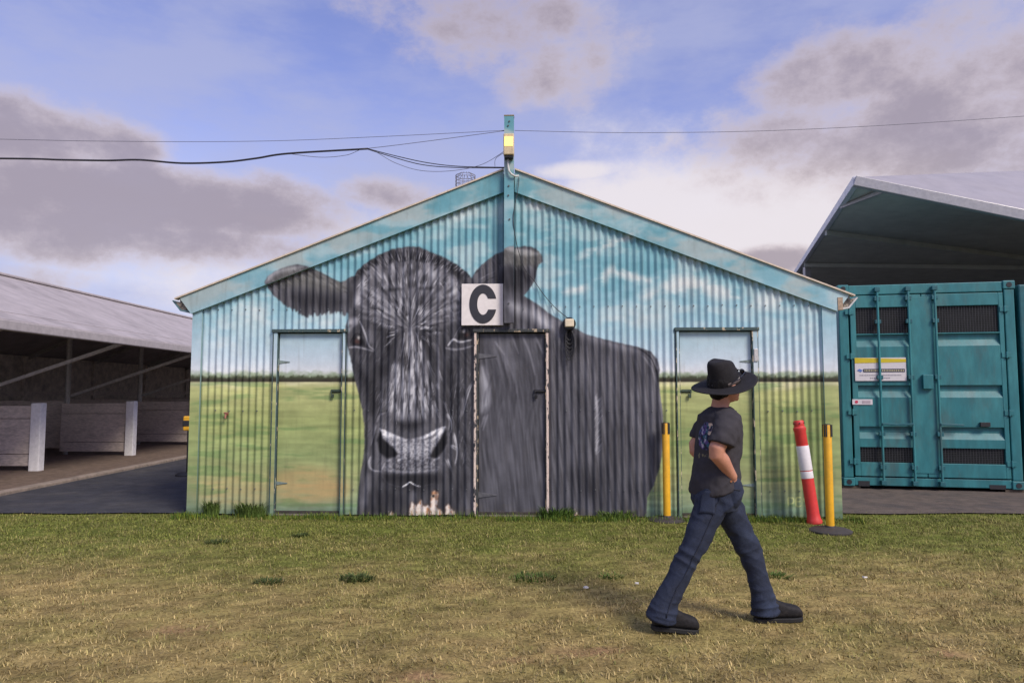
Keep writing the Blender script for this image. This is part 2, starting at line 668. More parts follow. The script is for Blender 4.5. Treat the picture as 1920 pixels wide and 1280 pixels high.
def paint_mural():
    ygrad = np.arange(CH, dtype=np.float32)[:, None] / CS + CY0
    # ---- painted sky
    img = ramp(PY + 22 * (fbm(PX / 90, PY / 40, 2, 3) - 0.5), [(300, (104, 156, 165)), (420, (113, 165, 175)), (520, (129, 175, 186)), (610, (155, 191, 202)), (670, (190, 208, 218)), (705, (224, 224, 226))])
    n1 = fbm(PX / 70, PY / 28, 8, 5)
    img = comp(img, (216, 218, 214), sstep(n1, 0.48, 0.72) * 0.42 * (1 - sstep(PY, 560, 690)))
    img = comp(img, (84, 144, 158), sstep(n1, 0.46, 0.28) * 0.35 * (1 - sstep(PY, 520, 640)))
    puffs = np.zeros((CH, CW), np.float32)
    for pts, wd, am in [([(1080, 486), (1120, 468), (1150, 452), (1180, 446)], 6, 1.0), ([(1055, 548), (1090, 540), (1125, 524), (1150, 508), (1190, 520), (1215, 526)], 6, 1.0),
                        ([(1205, 556), (1250, 540), (1300, 530), (1350, 546), (1390, 560)], 10, 1.0), ([(985, 376), (1015, 388)], 10, .9), ([(1170, 428), (1230, 442)], 6, .6),
                        ([(1400, 578), (1470, 562), (1530, 584)], 9, .7), ([(850, 408), (905, 380)], 10, .7), ([(445, 550), (505, 604)], 16, .55), ([(560, 605), (630, 600)], 10, .6),
                        ([(395, 600), (440, 645)], 20, .5), ([(1450, 640), (1535, 618)], 12, .5), ([(1110, 604), (1250, 590)], 8, .4)]:
        soft_add(puffs, pts, wd * 1.7, wd * 3.4, am)
    puffs = np.clip(puffs, 0, 1) * sstep(fbm(PX / 24, PY / 13, 21, 4) + 0.30 * puffs, 0.40, 0.86)
    img = comp(img, (228, 224, 218), puffs * 0.70)
    # grey cloud along the barge boards
    bg_ = sstep(fbm(PX / 55 + 9, PY / 24, 77, 4), 0.34, 0.62) * 0.85 * (1 - sstep(PY - (330 + np.abs(PX - 955) * 0.385), 10, 40))
    img = comp(img, (166, 180, 178), bg_)
    # ---- tree line and paddock
    img = comp(img, (132, 152, 118), sstep(PY + 10 * (fbm(PX / 9, PY / 7, 31, 3) - 0.5), 693, 703) * 0.75)
    img = comp(img, (70, 76, 56), sstep(PY + 9 * (fbm(PX / 5, PY / 6, 33, 3) - 0.5), 702, 709))
    img = comp(img, (54, 48, 42), sstep(PY, 707, 712) * (0.5 + 0.5 * fbm(PX / 4, PY / 4, 34, 2)))
    field = ramp(PY + 26 * (fbm(PX / 70, PY / 22, 35, 4) - 0.5), [(715, (204, 202, 160)), (728, (178, 182, 124)), (790, (154, 164, 106)), (850, (148, 162, 108)), (900, (154, 160, 112)), (940, (138, 154, 120)), (968, (114, 146, 128))])
    field = field * (0.86 + 0.28 * fbm(PX / 60, PY / 7, 36, 4)[..., None])
    brown = blur(np.clip(poly_mask([(505, 895), (560, 876), (610, 882), (655, 900), (650, 935), (600, 945), (520, 945)], 9) + 0.6 * poly_mask([(365, 905), (430, 890), (500, 900), (500, 950), (380, 950)], 10), 0, 1), 4)
    field = comp(field, (190, 162, 112), brown * (0.30 + 0.8 * fbm(PX / 40, PY / 6, 38, 3)))
    field = comp(field, (94, 128, 78), sstep(fbm(PX / 80, PY / 12, 39, 4), 0.54, 0.74) * 0.45)
    field = comp(field, (84, 108, 66), (1 - np.clip(np.abs(PX - 1530) / 45, 0, 1)) * 0.35)
    img = comp(img, field, sstep(PY, 714.5, 717))
    # ---- the bull: outline
    jagx = (vnoise(PX / 1.7, PY / 22, 3) - 0.5) * 2
    body = poly_mask([(655, 640), (652, 560), (660, 524), (672, 505), (690, 490), (710, 478), (735, 467), (765, 462), (787, 463), (802, 470), (832, 482), (857, 496), (876, 511), (888, 524), (985, 556), (1012, 573), (1032, 589), (1062, 606), (1100, 627), (1150, 640), (1200, 651),
                      (1220, 659), (1232, 673), (1237, 692), (1235, 712), (1238, 740), (1243, 770), (1245, 802), (1243, 840), (1236, 880), (1227, 906), (1214, 932), (1209, 990), (667, 990), (671, 930), (676, 890), (681, 858), (683, 835), (683, 800), (680, 770), (672, 738), (661, 692), (655, 662), (649, 640), (647, 612), (652, 598)], 0.7, 1.5)
    ear_l = poly_mask([(664, 516), (640, 529), (621, 521), (600, 509), (580, 501), (560, 497), (540, 501), (520, 509), (505, 519), (499, 530), (503, 541), (512, 553), (526, 566), (546, 579), (562, 587), (580, 593), (600, 588), (625, 586), (645, 588), (668, 592)], 0.6, 1.5, jagx * 5 * sstep(PY, 545, 590))
    ear_r = poly_mask([(880, 530), (893, 506), (910, 490), (931, 476), (956, 466), (985, 461), (1005, 466), (1015, 476), (1018, 490), (1009, 497), (1006, 511), (1003, 526), (990, 545), (979, 558), (955, 562), (930, 565), (885, 566)], 0.6, 2.5)
    bull = np.maximum(np.maximum(body, ear_l), ear_r)
    # ---- tonal lay-in
    L = np.full((CH, CW), 0.215, np.float32)
    dx = PX - 769
    dy = PY - 616
    ang = np.arctan2(dy, dx)
    rad = np.hypot(dx, dy)
    radial = vnoise(ang * 15, rad / 20, 5) * .55 + vnoise(ang * 27, rad / 13, 6) * .45
    s_ = dx / (1 + np.clip(dy, 0, 300) / 260)
    nose = vnoise(s_ / 3.1, PY / 22, 7) * .55 + vnoise(s_ / 1.6, PY / 14, 9) * .45
    hang = vnoise((PX - (PY - 640) * .12) / 5.0, PY / 55, 11) * .55 + vnoise((PX - (PY - 640) * .10) / 2.4, PY / 34, 13) * .45
    head = blur(poly_mask([(655, 530), (700, 482), (768, 462), (850, 492), (890, 530), (890, 700), (880, 900), (840, 985), (668, 985), (684, 820), (655, 650)], 3), 4)
    fore = blur(poly_mask([(664, 575), (668, 556), (679, 531), (696, 504), (717, 488), (750, 482), (786, 482), (814, 492), (840, 512), (856, 537), (866, 575), (850, 606), (800, 612), (768, 620), (730, 612), (690, 604)], 3), 5)
    ridge = blur(poly_mask([(762, 618), (776, 618), (790, 660), (802, 700), (812, 770), (790, 785), (740, 785), (716, 765), (734, 700), (748, 660)], 4), 6)
    L += (1 - head) * (0.055 + 0.17 * (hang - 0.5)) + head * 0.012
    L += head * (1 - ridge) * (1 - fore) * 0.12 * (nose - 0.5)
    L += fore * (0.10 + 0.34 * (radial - 0.5))
    L += ridge * (0.16 + 0.50 * (nose - 0.5))
    L += 0.05 * (fbm(PX / 26, PY / 34, 61, 3) - 0.5)
    for pts, wd, sf, am in [
        ([(694, 506), (679, 535), (667, 572)], 6, 14, .20), ([(846, 520), (860, 556)], 7, 16, .20), ([(740, 500), (722, 520)], 8, 18, .08), ([(800, 502), (822, 524)], 8, 18, .10),
        ([(735, 474), (768, 468), (805, 480)], 2, 8, .10), ([(655, 606), (672, 598)], 7, 12, .24), ([(1040, 600), (1110, 634), (1195, 658)], 4, 26, .15), ([(1000, 575), (1060, 640)], 10, 34, .10),
        ([(905, 690), (912, 740), (905, 770)], 6, 18, .24), ([(935, 640), (960, 700)], 12, 34, .09), ([(1118, 745), (1120, 800), (1118, 850)], 2, 8, .20), ([(1215, 664), (1232, 690)], 2, 9, .24),
        ([(1237, 720), (1244, 800)], 1, 9, .18), ([(822, 616), (822, 700), (826, 790)], 2, 7, .16), ([(690, 890), (680, 960)], 4, 14, .12), ([(570, 502), (520, 512), (502, 530)], 4, 9, .20), ([(560, 516), (640, 538)], 3, 14, .13),
        ([(950, 470), (1010, 476)], 6, 9, .24), ([(955, 572), (1000, 590), (1030, 612)], 10, 24, .18), ([(860, 596), (884, 606)], 4, 10, .14), ([(768, 626), (770, 680)], 4, 16, .12),
        ([(1100, 700), (1160, 740), (1210, 740)], 20, 60, .05), ([(688, 615), (700, 650)], 6, 16, .08),
    ]:
        soft_add(L, pts, wd, sf, am)
    for pts, wd, sf, am in [
        ([(668, 680), (688, 720), (696, 770)], 8, 24, -.10), ([(696, 650), (706, 720), (704, 790)], 6, 26, -.07), ([(842, 680), (850, 740), (846, 800)], 10, 30, -.09), ([(656, 538), (657, 575)], 3, 12, -.10), ([(550, 556), (600, 566), (640, 566)], 14, 26, -.10), ([(940, 525), (990, 520)], 22, 26, -.10),
        ([(660, 528), (684, 502), (716, 480), (740, 474)], 4, 12, -.10), ([(742, 484), (768, 482), (800, 486)], 1, 7, -.16), ([(806, 482), (850, 506), (872, 530)], 4, 12, -.10), ([(728, 544), (752, 541)], 2, 9, -.17), ([(784, 541), (814, 540)], 2, 9, -.17),
        ([(720, 618), (728, 650), (716, 700)], 8, 24, -.11), ([(796, 622), (806, 660), (812, 700)], 5, 18, -.13), ([(760, 636), (752, 660)], 2, 9, -.08), ([(782, 634), (792, 664)], 2, 9, -.09), ([(690, 590), (712, 616)], 4, 16, -.05),
        ([(740, 935), (700, 955)], 26, 34, -.06), ([(890, 560), (930, 575)], 8, 26, -.06), ([(1060, 900), (1180, 920)], 30, 60, -.04), ([(730, 905), (810, 905)], 12, 22, -.07),
    ]:
        soft_add(L, pts, wd, sf, am)
    rs = random.Random(5)
    hi = lambda: rs.choice([.72, .62, .52, .44])
    dk = lambda: rs.choice([.05, .08, .12])

    def lock(x, y, a, ln, bend, n, bright, spread, wmax=1.2, al=.75):
        for _k in range(n):
            xx, yy = x + rs.gauss(0, spread), y + rs.gauss(0, spread * 1.3)
            aa = a + rs.gauss(0, .08)
            l2 = ln * rs.uniform(.6, 1.15)
            brush(L, [(xx, yy), (xx + math.cos(aa + bend * .5) * l2 * .5, yy + math.sin(aa + bend * .5) * l2 * .5), (xx + math.cos(aa + bend) * l2, yy + math.sin(aa + bend) * l2)], rs.uniform(.5, wmax), .2, hi() if bright else dk(), rs.uniform(.25, al * .85))
    # whorl: a fan of bright locks drawn up and out from the parting
    for _ in range(64):
        a = -math.pi / 2 + rs.gauss(0, .95)
        r0 = rs.uniform(14, 62)
        lock(769 + math.cos(a) * r0, 616 + math.sin(a) * r0, a, rs.uniform(14, 26), rs.uniform(-.3, .3), rs.randint(3, 5), rs.random() < .62, 1.6)
    for _ in range(26):
        a = rs.choice([-1, 1]) * rs.uniform(.15, .75) + (math.pi if rs.random() < .5 else 0)
        r0 = rs.uniform(10, 46)
        lock(769 + math.cos(a) * r0, 618 + math.sin(a) * r0 * .6, a + (.25 if math.cos(a) > 0 else -.25), rs.uniform(12, 20), .2, 3, rs.random() < .6, 1.5, 1.0, .6)
    # brow hair above the dark furrow, running up to the poll
    for _ in range(60):
        x = 769 + rs.gauss(0, 34)
        y = rs.uniform(500, 542)
        lock(x, y, -math.pi / 2 + (x - 769) / 90.0, rs.uniform(12, 24), rs.uniform(-.2, .2), 4, rs.random() < .55, 1.8, 1.1, .6)
    # side of the forehead: short curved touches following the skull
    for _ in range(80):
        t = rs.random()
        sgn = rs.choice([-1, 1])
        x = 769 + sgn * rs.uniform(48, 100)
        y = rs.uniform(515, 606)
        lock(x, y, math.pi / 2 + sgn * -.75 + rs.gauss(0, .15), rs.uniform(7, 13), .25 * sgn, 3, rs.random() < .52, 2.0, .9, .5)
    # poll fur, standing off the outline
    for _ in range(420):
        u_ = rs.gauss(0, 1)
        x = 769 + u_ * 52
        y = 490 + abs(x - 769) ** 1.5 * 0.030 - rs.uniform(0, 12)
        fx = (x - 769) / 50.0
        ln = rs.uniform(9, 20)
        brush(L, [(x, y), (x + fx * 5, y - ln * .6), (x + fx * 11, y - ln)], 1.0, .25, rs.choice([.46, .36, .05, .06, .12]), .7)
    # bridge of the nose: locks hanging in overlapping tiers
    for _ in range(150):
        y = rs.uniform(626, 768)
        sp = 9 + (y - 622) * 0.19
        x = 769 + rs.gauss(0, sp)
        if x < 700 or x > 836:
            continue
        lock(x, y, math.pi / 2 - (x - 769) / 170.0, rs.uniform(13, 30), rs.uniform(-.12, .12), rs.randint(3, 6), rs.random() < .58, 1.8, 1.2, .62)
    # cheeks and sides: short slanting touches in rows
    for _ in range(240):
        left = rs.random() < .6
        xc = rs.uniform(668, 736) if left else rs.uniform(806, 884)
        yc = rs.uniform(610, 880)
        sgn = -1 if left else 1
        bright = rs.random() < .45
        for _k in range(rs.randint(3, 6)):
            x, y = xc + rs.gauss(0, 4), yc + rs.gauss(0, 6)
            ln = rs.uniform(5, 11)
            brush(L, [(x, y), (x + sgn * ln * .5, y + ln * .85)], rs.uniform(.5, .9), .2, rs.choice([.42, .34, .30]) if bright else dk(), rs.uniform(.2, .45))
    for _ in range(50):
        x = rs.uniform(842, 884)
        y = rs.uniform(690, 870)
        brush(L, [(x, y), (x - rs.uniform(1, 6), y + rs.uniform(10, 22))], .9, .2, rs.choice([.5, .38]), .4)
    for p in ([(884, 718), (876, 740), (866, 780)], [(840, 776), (848, 792), (846, 812)], [(850, 812), (856, 845), (852, 870)], [(838, 862), (845, 880)], [(846, 836), (858, 842)]):
        for _k in range(6):
            o = rs.uniform(-3, 3)
            brush(L, [(a + o, b + rs.uniform(-4, 4)) for a, b in p], .9, .25, rs.choice([.70, .55, .45]), .45, 1.2)
    # ears
    for _ in range(420):
        t = rs.random()
        x = 502 + t * 150
        yt = 531 - 34 * math.sin(min(1, t * 1.7) * math.pi / 2) + (t > .55) * (t - .55) * 70
        y = yt + rs.uniform(0, 22)
        ln = rs.uniform(7, 15)
        brush(L, [(x, y), (x + ln * .7, y + ln * .55)], .9, .25, rs.choice([.42, .34, .26, .08]), .4)
    for _ in range(240):
        x = rs.uniform(890, 1016)
        y = rs.uniform(466, 502)
        ln = rs.uniform(7, 14)
        brush(L, [(x, y), (x + ln * .4, y + ln * .7)], .9, .25, rs.choice([.45, .36, .28, .10]), .4)
    # eyes
    for (cx_, cy_, s) in ((670, 637, 1), (873, 625, -1)):
        soft_add(L, [(cx_ - 6 * s, cy_ + 2), (cx_ + 8 * s, cy_ + 3)], 8, 14, -.12)
        m = poly_mask([(cx_ - 12 * s, cy_ + 8), (cx_ - 9 * s, cy_ - 3), (cx_ - 1 * s, cy_ - 10), (cx_ + 7 * s, cy_ - 7), (cx_ + 13 * s, cy_ + 3), (cx_ + 16 * s, cy_ + 13), (cx_ + 4 * s, cy_ + 11), (cx_ - 6 * s, cy_ + 11)], 1.0)
        L[:] = L * (1 - m) + .10 * m
        m = poly_mask([(cx_ + 4 * s, cy_ - 4), (cx_ + 11 * s, cy_ + 1), (cx_ + 13 * s, cy_ + 9), (cx_ + 6 * s, cy_ + 9)], 1.5)
        L[:] = L * (1 - m) + .02 * m
        brush(L, [(cx_ - 13 * s, cy_ + 5), (cx_ - 8 * s, cy_ - 6), (cx_, cy_ - 12), (cx_ + 8 * s, cy_ - 8)], 1.3, .8, .05, .85, 1.5)
    for _k in range(5):
        o = rs.uniform(-1.2, 1.2)
        brush(L, [(674 + o, 602), (681 + o, 616), (687 + o, 634), (692 + o, 648), (702 + o, 656)], 1.1, .4, rs.choice([.60, .48]), .36, 2.2)
        brush(L, [(655, 651 + o), (668, 650 + o), (682, 653 + o), (700, 658 + o)], 1.5, .5, rs.choice([.58, .46]), .36, 2.6)
        brush(L, [(840, 647 + o), (850, 636 + o), (862, 641 + o), (884, 637 + o)], 1.4, .7, rs.choice([.68, .54]), .40, 2.4)
        brush(L, [(836, 652 + o), (852, 655 + o), (870, 653 + o), (886, 648 + o)], 1.5, .7, rs.choice([.50, .42]), .32, 3)
    brush(L, [(653, 622), (660, 612), (670, 606)], 3.4, 2.0, .46, .55, 4)
    brush(L, [(850, 636), (860, 616), (872, 610)], 1.0, .6, .44, .55, 1.5)
    # muzzle: pitted nose leather, bright upper rim, dark nostrils
    grit = fbm(PX / 2.6, PY / 2.4, 71, 3)
    pad = poly_mask([(708, 806), (722, 816), (742, 824), (768, 828), (795, 825), (818, 813), (834, 802), (828, 822), (812, 842), (808, 853), (816, 864), (824, 872), (820, 884), (768, 888), (722, 884), (720, 870), (742, 860), (746, 851), (736, 838), (722, 828)], 3.5)
    muz = blur(poly_mask([(704, 786), (740, 780), (800, 780), (836, 786), (846, 820), (842, 860), (826, 884), (768, 890), (710, 884), (694, 862), (696, 820)], 6), 7)
    L += muz * (0.075 + 0.05 * (grit - .5))
    pv = 0.47 + 0.40 * (grit - 0.5) - 0.13 * sstep(PY, 842, 866) + 0.03 * (hang - .5)
    L[:] = L * (1 - pad) + pv * pad
    soft_add(L, [(742, 792), (768, 798), (794, 792)], 6, 22, -.17)
    rim = np.zeros((CH, CW), np.float32)
    brush(rim, [(712, 803), (722, 810), (738, 818), (754, 823), (769, 825), (786, 822), (804, 815), (820, 806), (834, 800)], 5.0, 5.0, 1, 1, 6)
    brush(rim, [(716, 808), (726, 818), (738, 826)], 5.5, 2.5, 1, .9, 6)
    brush(rim, [(832, 804), (821, 816), (808, 826)], 6, 2.5, 1, .9, 6)
    rim *= (0.50 + 0.50 * np.clip(np.abs(PX - 769) / 52, 0, 1)) * (0.72 + 0.56 * fbm(PX / 5, PY / 3, 73, 2))
    rim = np.clip(rim, 0, 1)
    L[:] = L + np.maximum(0, rim * (0.86 + 0.55 * (grit - 0.45)) - L) * rim
    for p in ([(713, 807), (718, 822), (729, 831), (738, 840), (746, 851), (740, 857), (724, 858), (712, 848), (707, 826)], [(838, 803), (838, 830), (830, 846), (818, 859), (806, 856), (813, 842), (825, 825), (833, 808)]):
        m = poly_mask(p, 1.4, 2)
        L[:] = L * (1 - m) + (.05 + .04 * hang) * m
    soft_add(L, [(706, 806), (699, 832), (700, 858)], 3, 10, -.10)
    for pts, w0, v_, sf in (([(694, 856), (692, 868), (697, 880), (716, 884)], 1.8, .60, 3), ([(706, 798), (700, 816), (695, 834)], 1.4, .44, 3), ([(716, 880), (721, 868)], .9, .6, 2), ([(724, 864), (733, 862)], 1.8, .60, 3), ([(746, 863), (754, 858)], 1.5, .74, 2.4), ([(812, 862), (824, 858)], 1.8, .58, 3), ([(708, 790), (712, 778), (722, 774)], 1.6, .50, 4), ([(838, 776), (843, 790), (841, 804)], 1.6, .56, 4)):
        for _k in range(3):
            brush(L, [(a + rs.uniform(-1, 1), b + rs.uniform(-1, 1)) for a, b in pts], w0, w0 * .5, v_, .30, sf)
    brush(L, [(722, 881), (768, 885), (820, 880)], 1.6, 1.4, .50, .7, 4)
    m = blur(poly_mask([(720, 889), (820, 889), (822, 904), (770, 902), (716, 902)], 2), 2)
    L[:] = L * (1 - .75 * m) + .10 * m * .75
    for _k in range(4):
        o = rs.uniform(-1, 1)
        brush(L, [(755, 912 + o), (763, 908 + o), (769, 903), (775, 908 + o), (788, 912 + o)], 1.0, .4, .78, .6, 1.2)
    soft_add(L, [(718, 893), (728, 906), (756, 914)], .5, 3, .10)
    soft_add(L, [(786, 913), (812, 906)], .5, 3, .07)
    soft_add(L, [(775, 922), (776, 940)], 3, 14, .15)
    # body: long soft sweeps on the shoulder and flank
    for _ in range(170):
        x = rs.uniform(905, 1020)
        y = rs.uniform(625, 770)
        ln = rs.uniform(40, 90)
        kx = rs.uniform(.15, .35) if y < 700 else rs.uniform(-.25, .05)
        brush(L, [(x, y), (x + kx * ln * .6, y + ln * .5), (x + kx * ln * .8, y + ln)], rs.uniform(.8, 2.6), .4, rs.choice([.34, .42, .26, .12, .14]), rs.uniform(.10, .30), 4)
    for p in ([(980, 630), (994, 664), (1003, 702)], [(928, 640), (945, 664)], [(1005, 632), (1018, 662)], [(908, 780), (902, 800)], [(914, 778), (905, 806)], [(960, 630), (972, 662)]):
        brush(L, p, 2.0, .6, .55, .5, 4)
    for _ in range(200):
        x = rs.uniform(1030, 1232)
        y = 610 + (x - 1030) * .27 + rs.uniform(4, 120)
        ln = rs.uniform(20, 70)
        brush(L, [(x, y), (x + rs.uniform(2, 9), y + ln)], rs.uniform(.8, 2.2), .4, rs.choice([.44, .36, .12, .26]), rs.uniform(.10, .34), 3.5)
    for _ in range(60):
        x = rs.uniform(1113, 1124)
        y = rs.uniform(745, 850)
        brush(L, [(x, y), (x + 6, y - 9)], .8, .2, .55, .35)
    brush(L, [(1198, 653), (1218, 668), (1230, 692), (1234, 716)], 1.6, 1.0, .07, .8, 2.5)
    brush(L, [(1204, 666), (1222, 690), (1231, 720)], 2.0, 1.2, .46, .6, 3)
    # coiled spare lead painted round the wall lamp
    m = poly_mask([(1056, 612), (1080, 612), (1083, 650), (1070, 670), (1057, 652)], 4)
    L[:] = L * (1 - .7 * m) + .06 * m
    for r_ in (9, 12, 15):
        brush(L, [(1063 - r_ * .4, 625), (1061 - r_ * .4, 648), (1068, 656 + r_ * .5), (1075 + r_ * .3, 648), (1074 + r_ * .3, 625)], .6, .6, .36, .5, 1.2)
    L = np.clip(L, 0.03, 1)
    tone = ramp(L, [(0, (16, 16, 19)), (.10, (38, 38, 42)), (.215, (66, 66, 71)), (.35, (110, 110, 117)), (.50, (166, 167, 173)), (.70, (216, 217, 220)), (1, (246, 246, 246))])
    tone = comp(tone, (120, 120, 104), np.clip(poly_mask([(500, 530), (540, 500), (600, 508), (650, 530), (650, 548), (560, 538)], 6) * .35 + poly_mask([(940, 466), (1016, 470), (1016, 498), (940, 500)], 4) * .35, 0, 1))
    img = comp(img, tone, bull)
    # warm eye colour and glint
    img = comp(img, (112, 66, 54), poly_mask([(663, 640), (668, 635), (675, 640), (671, 645)], 1.8) * .55)
    img = comp(img, (112, 66, 54), poly_mask([(870, 627), (876, 624), (880, 628), (874, 632)], 1.8) * .55)
    img = comp(img, (240, 236, 232), poly_mask([(670, 630), (674, 630), (674, 636), (671, 636)], 1.0) * .85)
    img = comp(img, (240, 236, 232), poly_mask([(867, 618), (872, 617), (872, 623), (868, 624)], 1.0) * .85)
    # painter's tag
    sig = np.zeros((CH, CW), np.float32)
    for p in ([(1479, 932), (1479, 948)], [(1479, 932), (1487, 934), (1488, 941), (1481, 944)], [(1502, 932), (1494, 933), (1494, 948), (1503, 947)], [(1494, 940), (1500, 939)], [(1516, 933), (1509, 934), (1509, 939), (1516, 941), (1515, 948), (1508, 948)]):
        brush(sig, p, 1.5, 1.4, 1, .9, 1.2)
    img = comp(img, (206, 212, 140), sig * .75)
    # flaked paint and rust at the foot of the wall
    chip = poly_mask([(769, 985), (769, 952), (772, 942), (777, 944), (781, 950), (786, 941), (790, 938), (794, 946), (800, 950), (804, 946), (808, 950), (809, 930), (811, 922), (816, 920), (821, 924), (820, 940), (819, 950), (826, 958), (832, 964), (836, 966), (836, 950), (841, 946), (846, 954), (852, 960), (856, 985)], .6, 4, jagx * 3)
    foot = sstep(PY + 26 * (fbm(PX / 3.2, PY / 7, 81, 3) - 0.5), 961, 966) * (fbm(PX / 14, PY / 60, 83, 3) > .60) * .85
    chip = np.maximum(chip, foot * sstep(PX, 690, 700) * sstep(PX, 1240, 1220))
    img = comp(img, (160, 102, 64), np.clip(blur(chip, 2.5) * 1.2, 0, 1) * .5)
    img = comp(img, (234, 226, 218), chip * (0.8 + .2 * grit))
    img = comp(img, (176, 112, 66), chip * sstep(fbm(PX / 4, PY / 6, 87, 3), .55, .75) * .7)
    img = comp(img, (40, 38, 36), poly_mask([(810, 927), (815, 927), (815, 932), (810, 932)], .6))
    img = comp(img, (176, 112, 66), poly_mask([(810, 921), (821, 922), (820, 927), (811, 926)], 1.5) * .8)
    # weather: faint runs and grime
    img = comp(img, (76, 68, 56), sstep(fbm(PX / 5, PY / 50, 91, 3), .54, .8) * .08)
    img = comp(img, (90, 84, 66), sstep(PY + 30 * (fbm(PX / 12, PY / 9, 93, 3) - .5), 944, 975) * .30)
    return np_lin(img)


MURAL = paint_mural().astype(np.float32)


def mural_at(u, z):
    w_ = HM[6] * u + HM[7] * z + 1
    x = ((HM[0] * u + HM[1] * z + HM[2]) / w_ - CX0) * CS
    y = ((HM[3] * u + HM[4] * z + HM[5]) / w_ - CY0) * CS
    x = np.clip(x, 0, CW - 1.01)
    y = np.clip(y, 0, CH - 1.01)
    xi = x.astype(int)
    yi = y.astype(int)
    fx = (x - xi)[..., None]
    fy = (y - yi)[..., None]
    return (MURAL[yi, xi] * (1 - fx) + MURAL[yi, xi + 1] * fx) * (1 - fy) + (MURAL[yi + 1, xi] * (1 - fx) + MURAL[yi + 1, xi + 1] * fx) * fy


m_mural = attr_mat('mural_paint', 'mural', 0.50, 0.22, 9.0, 0.07, 0.12, 30.0)

# ================================================================== MAIN SHED
YAW = R(-2.0)
SHED_O = (-0.0298, 8.0951, 0.0)
shed = empty('corrugated_shed', SHED_O, YAW)
tag(shed, 'corrugated iron shed with a black bull mural painted across its gable front', 'shed')
APEX, EAVE, HW = 3.70, 2.325, 3.63
SL = (APEX - EAVE) / HW
PITCH = 0.08
DOORS = [(-2.712, -1.866, 2.106), (-0.400, 0.442, 2.100), (1.873, 2.788, 2.112)]   # frame outer u0, u1, top


def shed_pt(u, y, z):
    c, s = math.cos(YAW), math.sin(YAW)
    return (SHED_O[0] + u * c - y * s, SHED_O[1] + u * s + y * c, z)


def top_at(u):
    return APEX - SL * np.abs(u) + 0.06


def corr_sheet(u0, u1, k):
    nc = int(round((u1 - u0) / 0.0078)) + 1
    us = np.linspace(u0, u1, nc)
    nr = 300
    vs = np.linspace(0, 1, nr)
    U = np.repeat(us[:, None], nr, 1)
    lo = 0.012 + 0.006 * np.sin(us * 3.1 + k) + 0.004 * rng.random(nc)
    T = np.minimum(top_at(us), 9)
    Z = lo[:, None] + (T - lo)[:, None] * vs[None, :]
    ph = 2 * np.pi * U / PITCH
    Y = -0.0115 * np.cos(ph)
    # each sheet laps over its neighbour, plus the dents and waviness of old iron
    Y += -0.004 * (U - u0) / (u1 - u0) + 0.004
    Y += 0.006 * (fbm(U * 2.2 + k * 7, Z * 1.6, 5) - 0.5) + 0.004 * (fbm(U * 9, Z * 4, 15) - 0.5)
    V = np.stack([U, Y, Z], -1).reshape(-1, 3)
    C = mural_at(U, Z).reshape(-1, 3)
    F = quads(nc, nr)
    cu = V[F, 0].mean(1)
    cz = V[F, 2].mean(1)
    keep = np.ones(len(F), bool)
    for a, b, t in DOORS:
        keep &= ~((cu > a + 0.028) & (cu < b - 0.028) & (cz < t - 0.025))
    F = F[keep]
    used, inv = np.unique(F.ravel(), return_inverse=True)
    return grid_mesh('corrugated_sheet', V[used], inv.reshape(-1, 4), m_mural, shed, C[used])


edges = [-3.60, -2.96, -2.24, -1.52, -0.80, 0.0, 0.511, 1.231, 1.951, 2.671, 3.391, 3.60]
for i in range(len(edges) - 1):
    corr_sheet(edges[i], edges[i + 1] + (0.03 if i < len(edges) - 2 else 0), i)


def painted_box(name, u0, u1, y0, y1, z0, z1, parent, step=0.012, edge_fn=None):
    """a flat board carrying the painting: finely gridded front, real thickness"""
    nc = max(2, int((u1 - u0) / step) + 1)
    nr = max(2, int((z1 - z0) / step) + 1)
    U, Z = np.meshgrid(np.linspace(u0, u1, nc), np.linspace(z0, z1, nr), indexing='ij')
    V = np.stack([U, np.full_like(U, y0), Z], -1).reshape(-1, 3)
    C = mural_at(U, Z).reshape(-1, 3)
    F = quads(nc, nr)
    n0 = len(V)
    cs = np.array([(u0, y0, z0), (u1, y0, z0), (u1, y0, z1), (u0, y0, z1), (u0, y1, z0), (u1, y1, z0), (u1, y1, z1), (u0, y1, z1)], float)
    V = np.concatenate([V, cs])
    C = np.concatenate([C, mural_at(cs[:, 0], cs[:, 2])])
    B = n0 + np.array([(1, 0, 4, 5), (2, 1, 5, 6), (3, 2, 6, 7), (0, 3, 7, 4), (5, 4, 7, 6)])
    o = grid_mesh(name, V, np.concatenate([F, B]), m_mural, parent, C, smooth=False)
    return o


# corner flashings
for s in (-1, 1):
    a, b = (-3.655, -3.545) if s < 0 else (3.50, 3.655)
    painted_box('corner_flashing', a, b, -0.024, 0.03, 0.0, 2.38 if s < 0 else 2.42, shed)

m_edge = mat('roof_iron', (0.42, 0.40, 0.36), 0.5, 0.5, var=0.2, scale=3)


